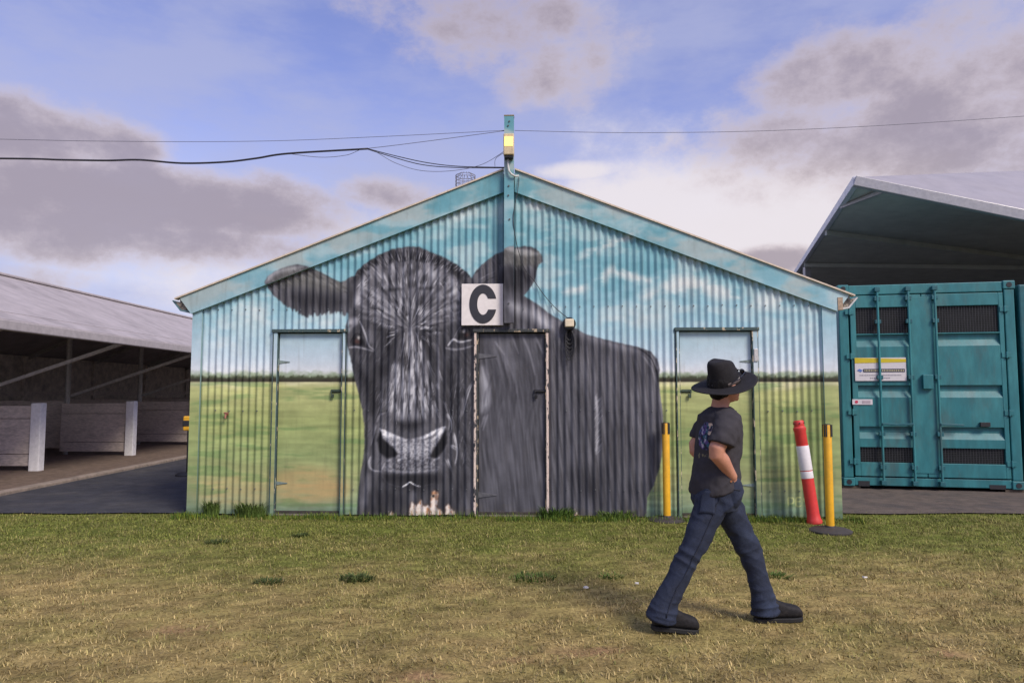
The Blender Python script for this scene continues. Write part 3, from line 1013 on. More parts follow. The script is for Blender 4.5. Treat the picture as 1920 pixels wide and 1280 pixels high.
def barge(s):
    """sloping barge board with the painted sky running over it"""
    t0 = np.array([0.063 * s, 3.925])
    b0 = np.array([0.063 * s, 3.672])
    t1 = np.array([3.80 * s, 2.468])
    b1 = np.array([3.66 * s, 2.285])
    nc, nr = 330, 22
    A = np.linspace(0, 1, nc)[:, None, None]
    Bv = np.linspace(0, 1, nr)[None, :, None]
    Pp = (b0 * (1 - A) + b1 * A) * (1 - Bv) + (t0 * (1 - A) + t1 * A) * Bv
    U, Z = Pp[..., 0], Pp[..., 1]
    yb = -0.052 + 0.003 * np.sin(U * 2.1)
    V = np.stack([U, yb, Z], -1).reshape(-1, 3)
    C = mural_at(U, Z).reshape(-1, 3)
    F = quads(nc, nr)
    n0 = len(V)
    cs = np.array([(b0[0], -.052, b0[1]), (b1[0], -.052, b1[1]), (t1[0], -.052, t1[1]), (t0[0], -.052, t0[1]), (b0[0], -.014, b0[1]), (b1[0], -.014, b1[1]), (t1[0], -.014, t1[1]), (t0[0], -.014, t0[1])])
    V = np.concatenate([V, cs])
    C = np.concatenate([C, mural_at(cs[:, 0], cs[:, 2])])
    B = n0 + np.array([(1, 0, 4, 5), (2, 1, 5, 6), (3, 2, 6, 7), (0, 3, 7, 4), (5, 4, 7, 6)])
    F = np.concatenate([F, B])
    if s < 0:
        F = F[:, ::-1]
    o = grid_mesh('barge_board', V, F, m_mural, shed, C, smooth=False)
    cap = MB()
    cap.prism([(t0[0], t0[1] + 0.002), (t1[0] + 0.05 * s, t1[1] - 0.018), (t1[0] + 0.05 * s, t1[1] + 0.000), (t0[0], t0[1] + 0.020)], -0.075, 0.02)
    cap.build('barge_capping', mat('pale_capping', (0.62, 0.52, 0.40), 0.5, 0.1, var=0.15), o)


barge(-1)
barge(1)
# roof slopes and the hidden walls of the shed
LEN = 18.0
for s in (-1, 1):
    b = MB()
    b.prism([(0, 3.92), (3.82 * s, 2.46), (3.82 * s, 2.43), (0, 3.89)], 0.0, LEN)
    b.build('roof_slope', mat('roof_sheet', (0.36, 0.37, 0.37), 0.45, 0.4, var=0.2, scale=2), shed)
    nc, nr = 900, 2
    ys = np.linspace(0.03, LEN, nc)
    Yg, Zg = np.meshgrid(ys, np.array([0.0, 2.44]), indexing='ij')
    Xg = s * (3.62 + 0.009 * np.cos(2 * np.pi * Yg / PITCH))
    grid_mesh('side_wall', np.stack([Xg, Yg, Zg], -1).reshape(-1, 3), quads(nc, nr), mat('side_iron', (0.20, 0.30, 0.31), 0.5, 0.1, var=0.2, scale=2), shed)
MB().prism([(-3.61, 0), (3.61, 0), (3.61, 2.42), (0, 3.85), (-3.61, 2.42)], LEN - 0.05, LEN).build('rear_wall', mat('side_iron', None), shed)
MB().prism([(-3.60, 0), (3.60, 0), (3.60, 2.42), (0, 3.80), (-3.60, 2.42)], 0.16, 0.20).build('inner_lining', mat('dark_void', (0.02, 0.02, 0.02), 0.9), shed)

# gutters with their open ends
m_gut_l = mat('gutter_teal', (0.10, 0.19, 0.21), 0.45, 0.1, var=0.2, scale=6, dirt=0.3)
m_gut_r = mat('gutter_white', (0.60, 0.60, 0.58), 0.5, 0.0, var=0.15, scale=6, dirt=0.3)
for s, m in ((-1, m_gut_l), (1, m_gut_r)):
    g_ = MB()
    prof = [(3.665, 2.30), (3.80, 2.32), (3.90, 2.44), (3.885, 2.445), (3.79, 2.335), (3.68, 2.318), (3.68, 2.43), (3.665, 2.43)]
    g_.prism([(p[0] * s, p[1]) for p in prof], -0.03, LEN)
    gut = g_.build('gutter', m, shed)
    MB().prism([(3.672 * s, 2.31), (3.79 * s, 2.33), (3.885 * s, 2.43), (3.672 * s, 2.42)], -0.018, -0.012).build('end_cap', mat('gutter_cap', (0.10, 0.085, 0.07), 0.7, var=0.4, scale=20, col2=(0.33, 0.28, 0.22)), gut)
MB().box(3.665, 3.72, -0.056, -0.035, 2.30, 2.44).build('fascia_end', mat('old_timber', (0.36, 0.27, 0.19), 0.8, var=0.3, scale=20), shed)

# ridge post
post = painted_box('ridge_post', -0.055, 0.055, -0.125, -0.055, 2.16, 4.535, shed, 0.009)
MB().box(-0.058, 0.058, -0.128, -0.04, 4.536, 4.548).build('post_cap', mat('rusty_cap', (0.26, 0.20, 0.10), 0.8, var=0.4, scale=25), post)
pb = MB()
for z in (3.72, 3.61, 3.335, 4.42, 4.47, 2.38):
    x = random.uniform(-0.012, 0.016)
    pb.tube([(x, -0.124, z), (x, -0.134, z)], 0.010, 8)
tag(pb.build('bolt_heads', mat('bolt_steel', (0.12, 0.12, 0.12), 0.5, 0.6), post), kind='stuff')

# roofing screws in rows on the crests
sc = MB()
for zr in (0.30, 1.18, 2.33, 2.36):
    for i in range(-22, 23):
        u = i * 2 * PITCH
        if abs(u) > 3.45 or any(a - .03 < u < b + .03 and zr < t + .03 for a, b, t in DOORS) or abs(u) < .1:
            continue
        zz = zr + random.uniform(-.008, .008)
        if zr == 2.36 and u < .3 or zr == 2.33 and u > .3:
            continue
        sc.tube([(u, -0.008, zz), (u, -0.018, zz)], 0.0075, 6)
tag(sc.build('screw_heads', mat('screw_steel', (0.16, 0.17, 0.17), 0.5, 0.5, var=0.3), shed), kind='stuff')

# doors ------------------------------------------------------------
def frame_mat(name, paint, wood, lo, hi):
    return mat(name, paint, 0.75, var=0.2, scale=9, col2=wood, lo=lo, hi=hi, stretch=(2.2, 2.2, 1.0), bump=0.3, bscale=50)


m_fr_l = frame_mat('frame_paint_teal', (0.050, 0.085, 0.085), (0.46, 0.39, 0.27), 0.60, 0.66)
m_fr_m = frame_mat('frame_paint_dark', (0.045, 0.045, 0.05), (0.66, 0.54, 0.46), 0.40, 0.48)
m_fr_h = frame_mat('head_paint_dark', (0.040, 0.045, 0.045), (0.40, 0.32, 0.22), 0.57, 0.62)
m_fr_r = frame_mat('frame_paint_green', (0.05, 0.085, 0.08), (0.50, 0.42, 0.30), 0.54, 0.60)
m_iron = mat('black_iron', (0.025, 0.025, 0.028), 0.5, 0.5, var=0.3)
m_hinge = mat('painted_hinge', (0.12, 0.12, 0.13), 0.5, 0.2, var=0.3)
m_galv = mat('galvanised_plate', (0.55, 0.54, 0.52), 0.5, 0.5, var=0.2, scale=20)
m_green_iron = mat('green_iron', (0.05, 0.075, 0.05), 0.6, 0.3, var=0.3)
for i, (a, b, t) in enumerate(DOORS):
    mj = (m_fr_l, m_fr_m, m_fr_r)[i]
    mh = (m_fr_l, m_fr_h, m_fr_l)[i]
    jl = (0.058, 0.050, 0.044)[i]
    jr = (0.046, 0.036, 0.066)[i]
    d = painted_box('door', a + jl + 0.006, b - jr - 0.006, 0.030, 0.066, 0.022, t - 0.048, shed, 0.009)
    d['label'] = ('flat painted door with green paddock and pale sky', 'dark grey door painted as the flank of the bull', 'painted paddock door behind the walking person')[i]
    if i == 1:
        for q0, q1, r0, r1 in ((a, a + 0.026, a + 0.0265, a + jl), (b - 0.026, b, b - jr, b - 0.0265)):
            jb = MB().box(q0, q1, -0.020, 0.075, 0.0, t - 0.038).build('door_jamb', mj, shed, bevel=0.003)
            MB().box(r0, r1, -0.012, 0.07, 0.0, t - 0.038).build('jamb_rebate', m_fr_h, jb)
    else:
        for q0, q1 in ((a, a + jl), (b - jr, b)):
            jb = painted_box('door_jamb', q0 + 0.010, q1 - 0.008, -0.018, 0.075, 0.0, t - 0.040, shed, 0.010)
            MB().box(q0, q0 + 0.0085, -0.022, 0.07, 0.0, t - 0.040).build('jamb_bead', mj, jb)
            MB().box(q1 - 0.0065, q1, -0.010, 0.07, 0.0, t - 0.040).build('jamb_bead', mj, jb)
    MB().box(a - 0.012, b + 0.012, -0.034, 0.075, t - 0.036, t).build('door_head', mh, shed, bevel=0.004)
    MB().box(a + jl, b - jr, 0.02, 0.08, 0.0, 0.018).build('door_sill', mat('sill_timber', (0.20, 0.17, 0.14), 0.8, var=0.3), shed)
    hl = i != 2
    hs = 1.0 if i == 1 else 0.62
    for hz in (1.80, 0.24) if i == 1 else (1.735, 0.36):
        hx = a + jl + 0.005 if hl else b - jr - 0.005
        sg = 1 if hl else -1
        h = MB()
        h.prism([(hx, hz - 0.034 * hs), (hx + sg * 0.03 * hs, hz - 0.030 * hs), (hx + sg * 0.20 * hs, hz - 0.010 * hs), (hx + sg * 0.20 * hs, hz + 0.004 * hs), (hx + sg * 0.03 * hs, hz + 0.024 * hs), (hx, hz + 0.028 * hs)][::sg], 0.022, 0.0305)
        h.tube([(hx - sg * 0.012, 0.016, hz - 0.04), (hx - sg * 0.012, 0.016, hz + 0.035)], 0.011, 8)
        h.build('strap_hinge', m_hinge if i == 1 else mat('teal_hinge', (0.22, 0.28, 0.26), 0.5, 0.2, var=0.3), d)
    # sliding bolt with hanging padlock
    bz = 1.395 if i == 1 else 1.40
    bx = b - jr if hl else a + jl
    sg = -1 if hl else 1
    bo = MB()
    bo.tube([(bx - sg * 0.03, 0.012, bz), (bx + sg * 0.12, 0.012, bz)], 0.008, 8)
    bo.box(min(bx + sg * 0.02, bx + sg * 0.13), max(bx + sg * 0.02, bx + sg * 0.13), 0.018, 0.0305, bz - 0.018, bz + 0.018)
    bo.tube([(bx + sg * 0.12, 0.008, bz + 0.01), (bx + sg * 0.115, -0.004, bz - 0.05)], [0.007, 0.006], 8)
    bb = bo.build('sliding_bolt', m_iron if i == 1 else m_green_iron, d)
    pl = MB().box(bx + sg * 0.105 - 0.016, bx + sg * 0.105 + 0.016, -0.006, 0.012, bz - 0.078, bz - 0.034)
    pl.build('padlock', m_iron if i == 1 else m_green_iron, bb, bevel=0.005)
MB().box(2.737, 2.780, -0.032, -0.0205, 1.73, 1.87).build('latch_plate', m_galv, shed, bevel=0.003)
tap = MB()
tap.tube([(-3.22, -0.01, 1.13), (-3.22, -0.06, 1.13), (-3.22, -0.066, 1.09)], 0.012, 8)
tap.tube([(-3.245, -0.045, 1.15), (-3.195, -0.045, 1.15)], 0.010, 8)
tap.build('wall_tap', mat('tap_brass', (0.32, 0.13, 0.09), 0.5, 0.3, var=0.3), shed)
bl = MB()
bl.box(-3.59, 3.59, 0.022, 0.06, -0.02, 0.05)
bl.build('base_plinth', mat('plinth_dark', (0.05, 0.043, 0.036), 0.9, var=0.4, scale=8), shed)

# ---- sign with the letter
sg_ = empty('letter_sign', shed_pt(-0.305, -0.04, 2.14), YAW)
tag(sg_, 'square white sign with a bold black letter C above the middle door', 'sign')
MB().box(-0.237, 0.237, -0.012, 0.012, 0.0, 0.474).build('board', mat('sign_white', (0.78, 0.73, 0.69), 0.5, var=0.06, scale=7, dirt=0.08), sg_, bevel=0.003)
outer, inner = [], []
cx, cz = 0.008, 0.242
rxo, rzo, rxi, rzi = 0.156, 0.222, 0.066, 0.122
ao = math.asin(0.062 / rzo)
ai = math.asin(0.062 / rzi)
N = 48
for k in range(N + 1):
    t = ao + (2 * math.pi - 2 * ao) * k / N
    outer.append((cx + rxo * math.cos(t), cz + rzo * math.sin(t)))
    t = ai + (2 * math.pi - 2 * ai) * k / N
    inner.append((cx + rxi * math.cos(t), cz + rzi * math.sin(t)))
lt = MB()
for (y0, y1) in ((-0.0165, -0.0125),):
    for k in range(N):
        q = [outer[k], outer[k + 1], inner[k + 1], inner[k]]
        bse = len(lt.v)
        lt.v += [(p[0], y0, p[1]) for p in q] + [(p[0], y1, p[1]) for p in q]
        lt.f += [(bse, bse + 1, bse + 2, bse + 3), (bse, bse + 4, bse + 5, bse + 1), (bse + 2, bse + 6, bse + 7, bse + 3)]
        if k == 0:
            lt.f.append((bse, bse + 3, bse + 7, bse + 4))
        if k == N - 1:
            lt.f.append((bse + 1, bse + 5, bse + 6, bse + 2))
lt.build('letter', mat('letter_black', (0.030, 0.030, 0.036), 0.45, var=0.1), sg_)

# ---- floodlight on the post
fl = empty('post_floodlight', shed_pt(0.0, -0.13, 4.05), YAW)
tag(fl, 'cream box floodlight glowing yellow at the top of the ridge post', 'floodlight')
MB().box(-0.060, 0.060, -0.10, 0.0, 0.0, 0.245).build('housing', mat('lamp_cream', (0.62, 0.50, 0.30), 0.45, var=0.12, scale=10, dirt=0.25), fl, bevel=0.012)
MB().box(-0.048, 0.048, -0.106, -0.1005, 0.095, 0.205).build('lens', emit_mat('lamp_glow', (1.0, 0.66, 0.18), 1.0), fl, bevel=0.004)
MB().box(-0.05, 0.05, -0.085, -0.002, -0.03, -0.002).build('bracket', m_iron, fl, bevel=0.004)
cd = MB()
cd.tube([(-0.01, -0.02, -0.03), (-0.01, -0.02, -0.10), (0.0, -0.025, -0.165), (0.03, -0.03, -0.205), (0.07, -0.02, -0.225), (0.11, 0.0, -0.215)], 0.012, 10)
cd.build('conduit', mat('conduit_grey', (0.55, 0.56, 0.52), 0.5, var=0.1), fl, smooth='all')

# ---- small wall lamp
wl = empty('wall_lamp', shed_pt(0.677, -0.02, 2.12), YAW)
tag(wl, 'small cream box lamp on a round black plate over the bull shoulder', 'lamp')
MB().tube([(0, 0.005, 0.035), (0, -0.02, 0.035)], 0.075, 24).build('back_plate', m_iron, wl)
MB().box(-0.05, 0.05, -0.10, -0.021, -0.005, 0.085).build('lamp_box', mat('lamp_box_cream', (0.72, 0.62, 0.44), 0.4, var=0.1), wl, bevel=0.01)
MB().box(-0.045, 0.045, -0.08, -0.022, -0.03, -0.006).build('lamp_base', m_iron, wl, bevel=0.004)


# ---- coil of spare lead hung under the lamp
co_ = MB()
for k in range(6):
    w_ = 0.040 + 0.006 * (k % 3)
    h_ = 0.13 + 0.045 * k
    yk = -0.012 - 0.007 * k
    pts = []
    for q in range(25):
        t = 2 * math.pi * q / 24
        pts.append((w_ * math.sin(t) + 0.006 * math.sin(2 * t + k), yk + 0.004 * math.cos(t), -0.02 - h_ * 0.5 + h_ * 0.5 * math.cos(t)))
    co_.tube(pts, 0.0065, 6)
cobj = co_.build('cable_coil', mat('coil_black', (0.018, 0.018, 0.02), 0.5, var=0.1), None, smooth='all')
cobj.location = shed_pt(0.677, -0.012, 2.12)
cobj.rotation_euler = (0, 0, YAW)
tag(cobj, 'coil of black spare lead hanging under the wall lamp', 'cable')


# ---- cables
def cable(name, label, paths, r, m, parent=None):
    b = MB()
    for pts in paths:
        P_ = [Vector(p) for p in pts]
        out = []
        for i in range(len(P_) - 1):
            p0 = P_[max(0, i - 1)]
            p1, p2 = P_[i], P_[i + 1]
            p3 = P_[min(len(P_) - 1, i + 2)]
            for k in range(8):
                t = k / 8
                out.append(0.5 * ((2 * p1) + (p2 - p0) * t + (2 * p0 - 5 * p1 + 4 * p2 - p3) * t * t + (3 * p1 - p0 - 3 * p2 + p3) * t ** 3))
        out.append(P_[-1])
        b.tube(out, r, 6)
    o = b.build(name, m, parent, smooth='all')
    return tag(o, label, 'cable')


m_cab = mat('cable_black', (0.022, 0.022, 0.03), 0.6, var=0.1)
m_wire = mat('wire_grey', (0.13, 0.13, 0.17), 0.5, 0.2, var=0.1)
cable('service_cable', 'thick black bundled cable sagging in from the left to the ridge post', [
    [(-12, 8.6, 4.25), (-6.219, 8.0, 4.05), (-5.121, 8.0, 4.032), (-4.633, 8.0, 4.025), (-4.255, 8.0, 4.032), (-3.778, 8.0, 3.994), (-3.291, 8.0, 4.007), (-2.927, 8.0, 4.05), (-2.562, 8.0, 4.106), (-1.648, 8.0, 4.162)]], 0.011, m_cab)
cable('drop_cable', 'pair of black cables drooping from the bundle to the ridge post', [
    [(-1.648, 8.0, 4.162), (-1.342, 8.0, 4.081), (-0.975, 8.0, 4.0), (-0.609, 8.0, 3.957), (-0.06, 8.02, 3.951)],
    [(-1.648, 8.0, 4.155), (-1.372, 8.0, 4.068), (-1.036, 8.0, 3.978), (-0.67, 8.0, 3.944), (-0.06, 8.02, 3.944)]], 0.005, m_cab)
cable('slack_wire', 'thin slack wire looping below the black cables beside the ridge post', [
    [(-2.562, 8.0, 4.106), (-2.195, 8.0, 4.063), (-1.891, 8.0, 4.088), (-1.648, 8.0, 4.162), (-1.341, 8.0, 4.0), (-1.035, 8.0, 3.907), (-0.67, 8.0, 3.907), (-0.335, 8.0, 3.982), (-0.06, 8.01, 4.156)],
    [(-0.06, 8.01, 4.137), (-0.183, 8.0, 4.05), (-0.195, 8.0, 3.957)]], 0.003, m_wire)
cable('stay_wire', 'straight thin wire running from the bundled cable up to the post top', [
    [(-2.562, 8.0, 4.112), (-1.648, 8.0, 4.166), (-0.06, 8.0, 4.375)]], 0.0032, m_wire)
cable('catenary_wire', 'faint thin wire crossing the sky left of the post, topmost of the wires', [
    [(-12, 8.6, 4.6), (-6.232, 8.0, 4.281), (-4.642, 8.0, 4.25), (-2.932, 8.0, 4.25), (-1.589, 8.0, 4.3), (-0.06, 8.0, 4.378)]], 0.0028, m_wire)
cable('span_wire', 'faint thin wire crossing the sky right of the post', [
    [(0.03, 8.0, 4.375), (1.467, 8.0, 4.35), (3.302, 8.0, 4.387), (5.879, 8.0, 4.544), (12.0, 8.3, 5.1)]], 0.0028, m_wire)
cable('lamp_lead', 'thin black lead running down the post and across to the wall lamp', [
    [(0.075, 8.03, 3.835), (0.079, 8.02, 3.80), (0.061, 8.0, 3.655), (0.015, 7.958, 3.358), (0.042, 7.985, 3.112), (0.091, 8.05, 2.928), (0.151, 8.055, 2.775), (0.248, 8.055, 2.653), (0.362, 8.05, 2.488), (0.482, 8.048, 2.348), (0.602, 8.046, 2.245), (0.66, 8.04, 2.205)]], 0.0042, m_cab)

# ================================================================== STALL SHED on the left
st = empty('stall_shed', (-7.0, 8.6, 0))
tag(st, 'long open cattle stall shed with grey roof and low partitions along the lane', 'shed')
m_roof = mat('stall_roof', (0.41, 0.365, 0.355), 0.65, 0.0, var=0.14, scale=1.2, col2=(0.33, 0.295, 0.29), dirt=0.15, lo=0.4, hi=0.7)
m_fas = mat('stall_fascia', (0.42, 0.38, 0.37), 0.6, var=0.12, scale=3)
m_board = mat('stall_board', (0.60, 0.51, 0.44), 0.8, var=0.22, scale=4, stretch=(1, 1, 3), dirt=0.35)
m_wall = mat('stall_wall', (0.60, 0.52, 0.44), 0.85, var=0.25, scale=2, dirt=0.4)
m_wpost = mat('white_post', (0.84, 0.82, 0.80), 0.6, var=0.1, scale=5, dirt=0.15)
m_pipe = mat('stall_pipe', (0.40, 0.37, 0.33), 0.5, 0.3, var=0.2)
SY1 = 42.0


def lx(x):
    return x + 7.0


rf = MB()
rf.prism([(lx(-6.98), 2.395), (lx(-10.06), 3.70), (lx(-13.2), 2.35), (lx(-13.2), 2.32), (lx(-10.06), 3.655), (lx(-6.98), 2.355)], 0, SY1)
roof = rf.build('roof', m_roof, st)
MB().box(lx(-7.02), lx(-6.90), 0, SY1, 2.235, 2.375).build('gutter', m_fas, roof, bevel=0.015)
lap = MB()
lap.bar((lx(-7.35), 0, 2.553), (lx(-7.35), SY1, 2.553), 0.05, 0.012, (0.39, 0, 0.92))
lap.build('roof_lap', m_fas, roof)
MB().box(lx(-10.2), lx(-9.92), 0, SY1, 3.665, 3.72).build('ridge_cap', m_fas, roof, bevel=0.02)
for k in range(5):
    xx = -7.5 - k * 0.55
    zz = 2.355 + (-6.98 - xx) * 0.4237 - 0.055
    MB().box(lx(xx) - 0.03, lx(xx) + 0.03, 0.05, SY1 - 0.2, zz - 0.04, zz + 0.01).build('purlin', m_pipe, roof)
MB().box(lx(-13.1), lx(-13.0), 0, SY1, 0, 2.36).build('rear_wall', m_wall, st)
MB().prism([(lx(-13.1), 0), (lx(-10.0), 0), (lx(-10.0), 3.6), (lx(-10.06), 3.63), (lx(-13.1), 2.33)], SY1 - 0.1, SY1).build('end_wall', m_wall, st)
for k in range(12):
    y = 1.2 + k * 3.15 - 0.4 + 0.13
    MB().box(lx(-12.99), lx(-12.93), y, y + 0.12, 0, 2.35).build('wall_stud', m_wall, st)
MB().box(lx(-12.985), lx(-12.94), 0, SY1, 1.30, 1.42).build('wall_rail', m_board, st)
for k in range(-1, 8):
    y = 12.66 + 3.10 * k - 8.6
    if y < 0.05:
        continue
    pt = empty('partition')
    pt.parent = st
    for z0, z1 in ((0.10, 0.30), (0.31, 0.92), (0.93, 1.15)):
        MB().box(lx(-9.9), lx(-8.36), y + (0.012 if z0 > 0.9 else 0), y + 0.04, z0, z1).build('board', m_board, pt, bevel=0.006)
    MB().box(lx(-8.45), lx(-8.27), y - 0.06, y + 0.10, 0.0, 1.20).build('end_post', m_wpost, pt, bevel=0.012)
    MB().box(lx(-12.94), lx(-9.97), y + 0.30, y + 0.34, 0.15, 1.20).build('rear_board', m_board, pt, bevel=0.006)
    MB().tube([(lx(-9.93), y + 0.25, 0), (lx(-9.93), y + 0.25, 3.6)], 0.055, 10).build('roof_pole', m_pipe, st, smooth=True)
    MB().bar((lx(-9.90), y + 0.30, 1.30), (lx(-7.08), y + 0.30, 2.27), 0.05, 0.06).build('brace', m_pipe, st)
    MB().bar((lx(-9.90), y + 0.30, 3.58), (lx(-7.04), y + 0.30, 2.315), 0.06, 0.09).build('rafter', m_pipe, st)
    MB().bar((lx(-10.2), y + 0.30, 3.52), (lx(-13.0), y + 0.30, 2.30), 0.06, 0.09).build('rafter', m_pipe, st)
# yellow and black post just showing past the shed corner
yb = empty('barrier_post', (-5.38, 12.0, 0.012))
tag(yb, 'yellow and black barrier post peeping out behind the left shed corner', 'barrier post')
m_yel = mat('barrier_yellow', (0.76, 0.40, 0.018), 0.45, var=0.10, scale=5, dirt=0.32, bump=0.05, bscale=40)
m_blk = mat('barrier_black', (0.02, 0.02, 0.022), 0.5, var=0.15)
MB().lathe([(0.20, 0), (0.20, 0.02), (0.16, 0.045), (0.05, 0.06)], 28).build('base', m_blk, yb, smooth=True)
MB().lathe([(0.034, 0.05), (0.034, 0.75)], 16).build('post', m_blk, yb, smooth=True)
hd = MB().box(-0.09, 0.09, -0.06, 0.06, 0.74, 0.98).build('belt_head', m_yel, yb, bevel=0.02)
MB().box(-0.095, 0.095, -0.066, 0.066, 0.81, 0.91).build('belt_slot', m_blk, hd, bevel=0.01)

# wire cage beyond the ridge
wc = empty('wire_cage_mast', (-1.34, 30.0, 0))
tag(wc, 'small wire cage on a mast showing above the left roof slope', 'mast')
m_gw = mat('cage_wire', (0.20, 0.19, 0.21), 0.5, 0.4, var=0.1)
SC = 30.0 / 20.0
zb = 1.38 + 5.80 * SC
MB().lathe([(0.09, 0), (0.07, zb)], 10).build('mast_pole', m_gw, wc, smooth=True)
cg = MB()
r0 = 0.42
cg_x = -0.65
n_ = 14
for k in range(n_):
    a = 2 * math.pi * k / n_
    cg.tube([(cg_x + r0 * math.cos(a), r0 * math.sin(a), zb - 0.05), (cg_x + r0 * math.cos(a), r0 * math.sin(a), zb + 0.55), (cg_x + r0 * .5 * math.cos(a), r0 * .5 * math.sin(a), zb + 0.66)], 0.011, 5)
for z in (0.0, 0.15, 0.30, 0.45, 0.55):
    cg.tube([(cg_x + r0 * math.cos(2 * math.pi * k / 24), r0 * math.sin(2 * math.pi * k / 24), zb + z) for k in range(25)], 0.010, 5)
cg.build('cage', m_gw, wc)
MB().box(cg_x - 0.35, 0.25, -0.2, 0.2, zb - 0.09, zb - 0.02).build('cage_floor', mat('cage_floor_dark', (0.04, 0.035, 0.03), 0.8), wc)

# ================================================================== MARQUEE roof on the right
A = Vector((5.888, 12.0, 5.059))
F1 = Vector((0.276, 0.961, 0))      # along its eave, away from us
S1 = Vector((0.961, -0.276, 0))     # across
mq = empty('canopy_shelter', (A.x, A.y, 0))
tag(mq, 'large pale fabric roof shelter rising behind the teal container', 'shelter')
m_fab = mat('canopy_fabric', (0.33, 0.31, 0.33), 0.55, var=0.08, scale=0.8)
m_liner = mat('canopy_liner', (0.46, 0.47, 0.43), 0.8, var=0.12, scale=0.9)
m_al = mat('canopy_frame', (0.40, 0.39, 0.39), 0.4, 0.3, var=0.12)


def rel(p):
    return Vector((p.x - A.x, p.y - A.y, p.z))


def slab(name, pts, th, m, parent):
    b = MB()
    n = len(pts)
    nv = (pts[1] - pts[0]).cross(pts[2] - pts[0]).normalized()
    if nv.z < 0:
        nv = -nv
    b.v = [tuple(p) for p in pts] + [tuple(p - nv * th) for p in pts]
    b.f = [tuple(range(n)), tuple(range(2 * n - 1, n - 1, -1))] + [((i + 1) % n, i, n + i, n + (i + 1) % n) for i in range(n)]
    return b.build(name, m, parent)


A_ = rel(A)
C_ = A_ + S1 * 9.0 + Vector((0, 0, -0.3125 * 9.0))
Dh = rel(Vector((10.961, 15.0, 6.118)))
Dfar = A_ + (Dh - A_) * 1.9
B_ = A_ + F1 * 26
slab('front_roof', [A_, C_, C_ + F1 * 7 + Vector((0, 0, 3.9)), Dfar], 0.05, m_fab, mq)
slab('side_roof', [A_, Dfar, Dfar + F1 * 18, B_], 0.05, m_fab, mq)
off = Vector((0, 0, -0.09))
cl_r = A_ + S1 * 9 + Vector((0, 0, -0.063 * 9)) + F1 * 6.6
slab('ceiling_liner', [A_ + off + F1 * 0.1, cl_r + off, cl_r + F1 * 19 + off, B_ + off], 0.02, m_liner, mq)
fb = MB()
fb.bar(A_ + Vector((0, 0, -0.07)) - S1 * 0.03, C_ + Vector((0, 0, -0.07)), 0.12, 0.17)
fb.build('front_beam', m_al, mq, bevel=0.01)
eb = MB()
eb.bar(A_ + Vector((0, 0, -0.06)), B_ + Vector((0, 0, -0.06)), 0.10, 0.15)
eb.build('eave_beam', mat('eave_white', (0.60, 0.60, 0.66), 0.4, var=0.1), mq, bevel=0.01)
for d_ in (3.6, 7.7, 13.0, 19.0):
    p = A_ + F1 * d_ + Vector((0, 0, -0.19))
    bm_ = MB()
    q0 = 0.0 if d_ > 6 else 0.0
    bm_.bar(p, p + S1 * 8.5 + Vector((0, 0, -0.063 * 8.5)) + F1 * (5.0 if d_ < 6 else 0), 0.07, 0.10)
    bm_.build('ceiling_beam', m_liner, mq)
kb = MB()
kb.bar(A_ + S1 * 0.55 + Vector((0, 0, -0.24)), A_ + F1 * 1.5 + Vector((0, 0, -0.14)), 0.06, 0.06)
kb.build('knee_brace', m_al, mq)
slab('back_light_block', [B_, B_ + S1 * 14, B_ + S1 * 14 + Vector((0, 0, -5.0)), B_ + Vector((0, 0, -5.0))], 0.05, m_liner, mq)  # added closure at the far end, stops daylight leaking under the roof
rt0 = A_ + S1 * 9
slab('side_light_block', [rt0 + F1 * 1.0 + Vector((0, 0, -0.6)), rt0 + F1 * 26 + Vector((0, 0, -0.6)), rt0 + F1 * 26 + Vector((0, 0, -5.0)), rt0 + F1 * 1.0 + Vector((0, 0, -5.0))], 0.05, m_liner, mq)  # added wall on the right, blocks light so the canopy underside stays dark
for d_ in (8.0, 16.0, 26.0):
    p = A_ + F1 * d_ + S1 * 0.1
    MB().box(p.x - 0.08, p.x + 0.08, p.y - 0.08, p.y + 0.08, 0, 4.86).build('leg', m_al, mq)

# ================================================================== CONTAINER
CW_, CH_, CL_ = 2.30, 2.90, 6.05
ct = empty('shipping_container', (4.776, 10.39, 0.05), R(-11.5))
tag(ct, 'teal shipping container with barred doors and mesh vents, right of the mural shed', 'container')
m_teal = mat('container_teal', (0.024, 0.165, 0.182), 0.5, var=0.16, scale=2.2, col2=(0.034, 0.200, 0.213), lo=0.4, hi=0.65, dirt=0.42, bump=0.06, bscale=15, stretch=(1.6, 1.6, 0.45))
m_teal_d = mat('container_teal_dark', (0.018, 0.115, 0.135), 0.5, var=0.15, scale=3, dirt=0.3)
m_mesh = mat('vent_mesh', (0.02, 0.022, 0.024), 0.5, 0.3, var=0.2)


def ux(p):
    return (p - 1583.0) * 0.00693


def uz(p):
    return (908.0 - p) * 0.007733


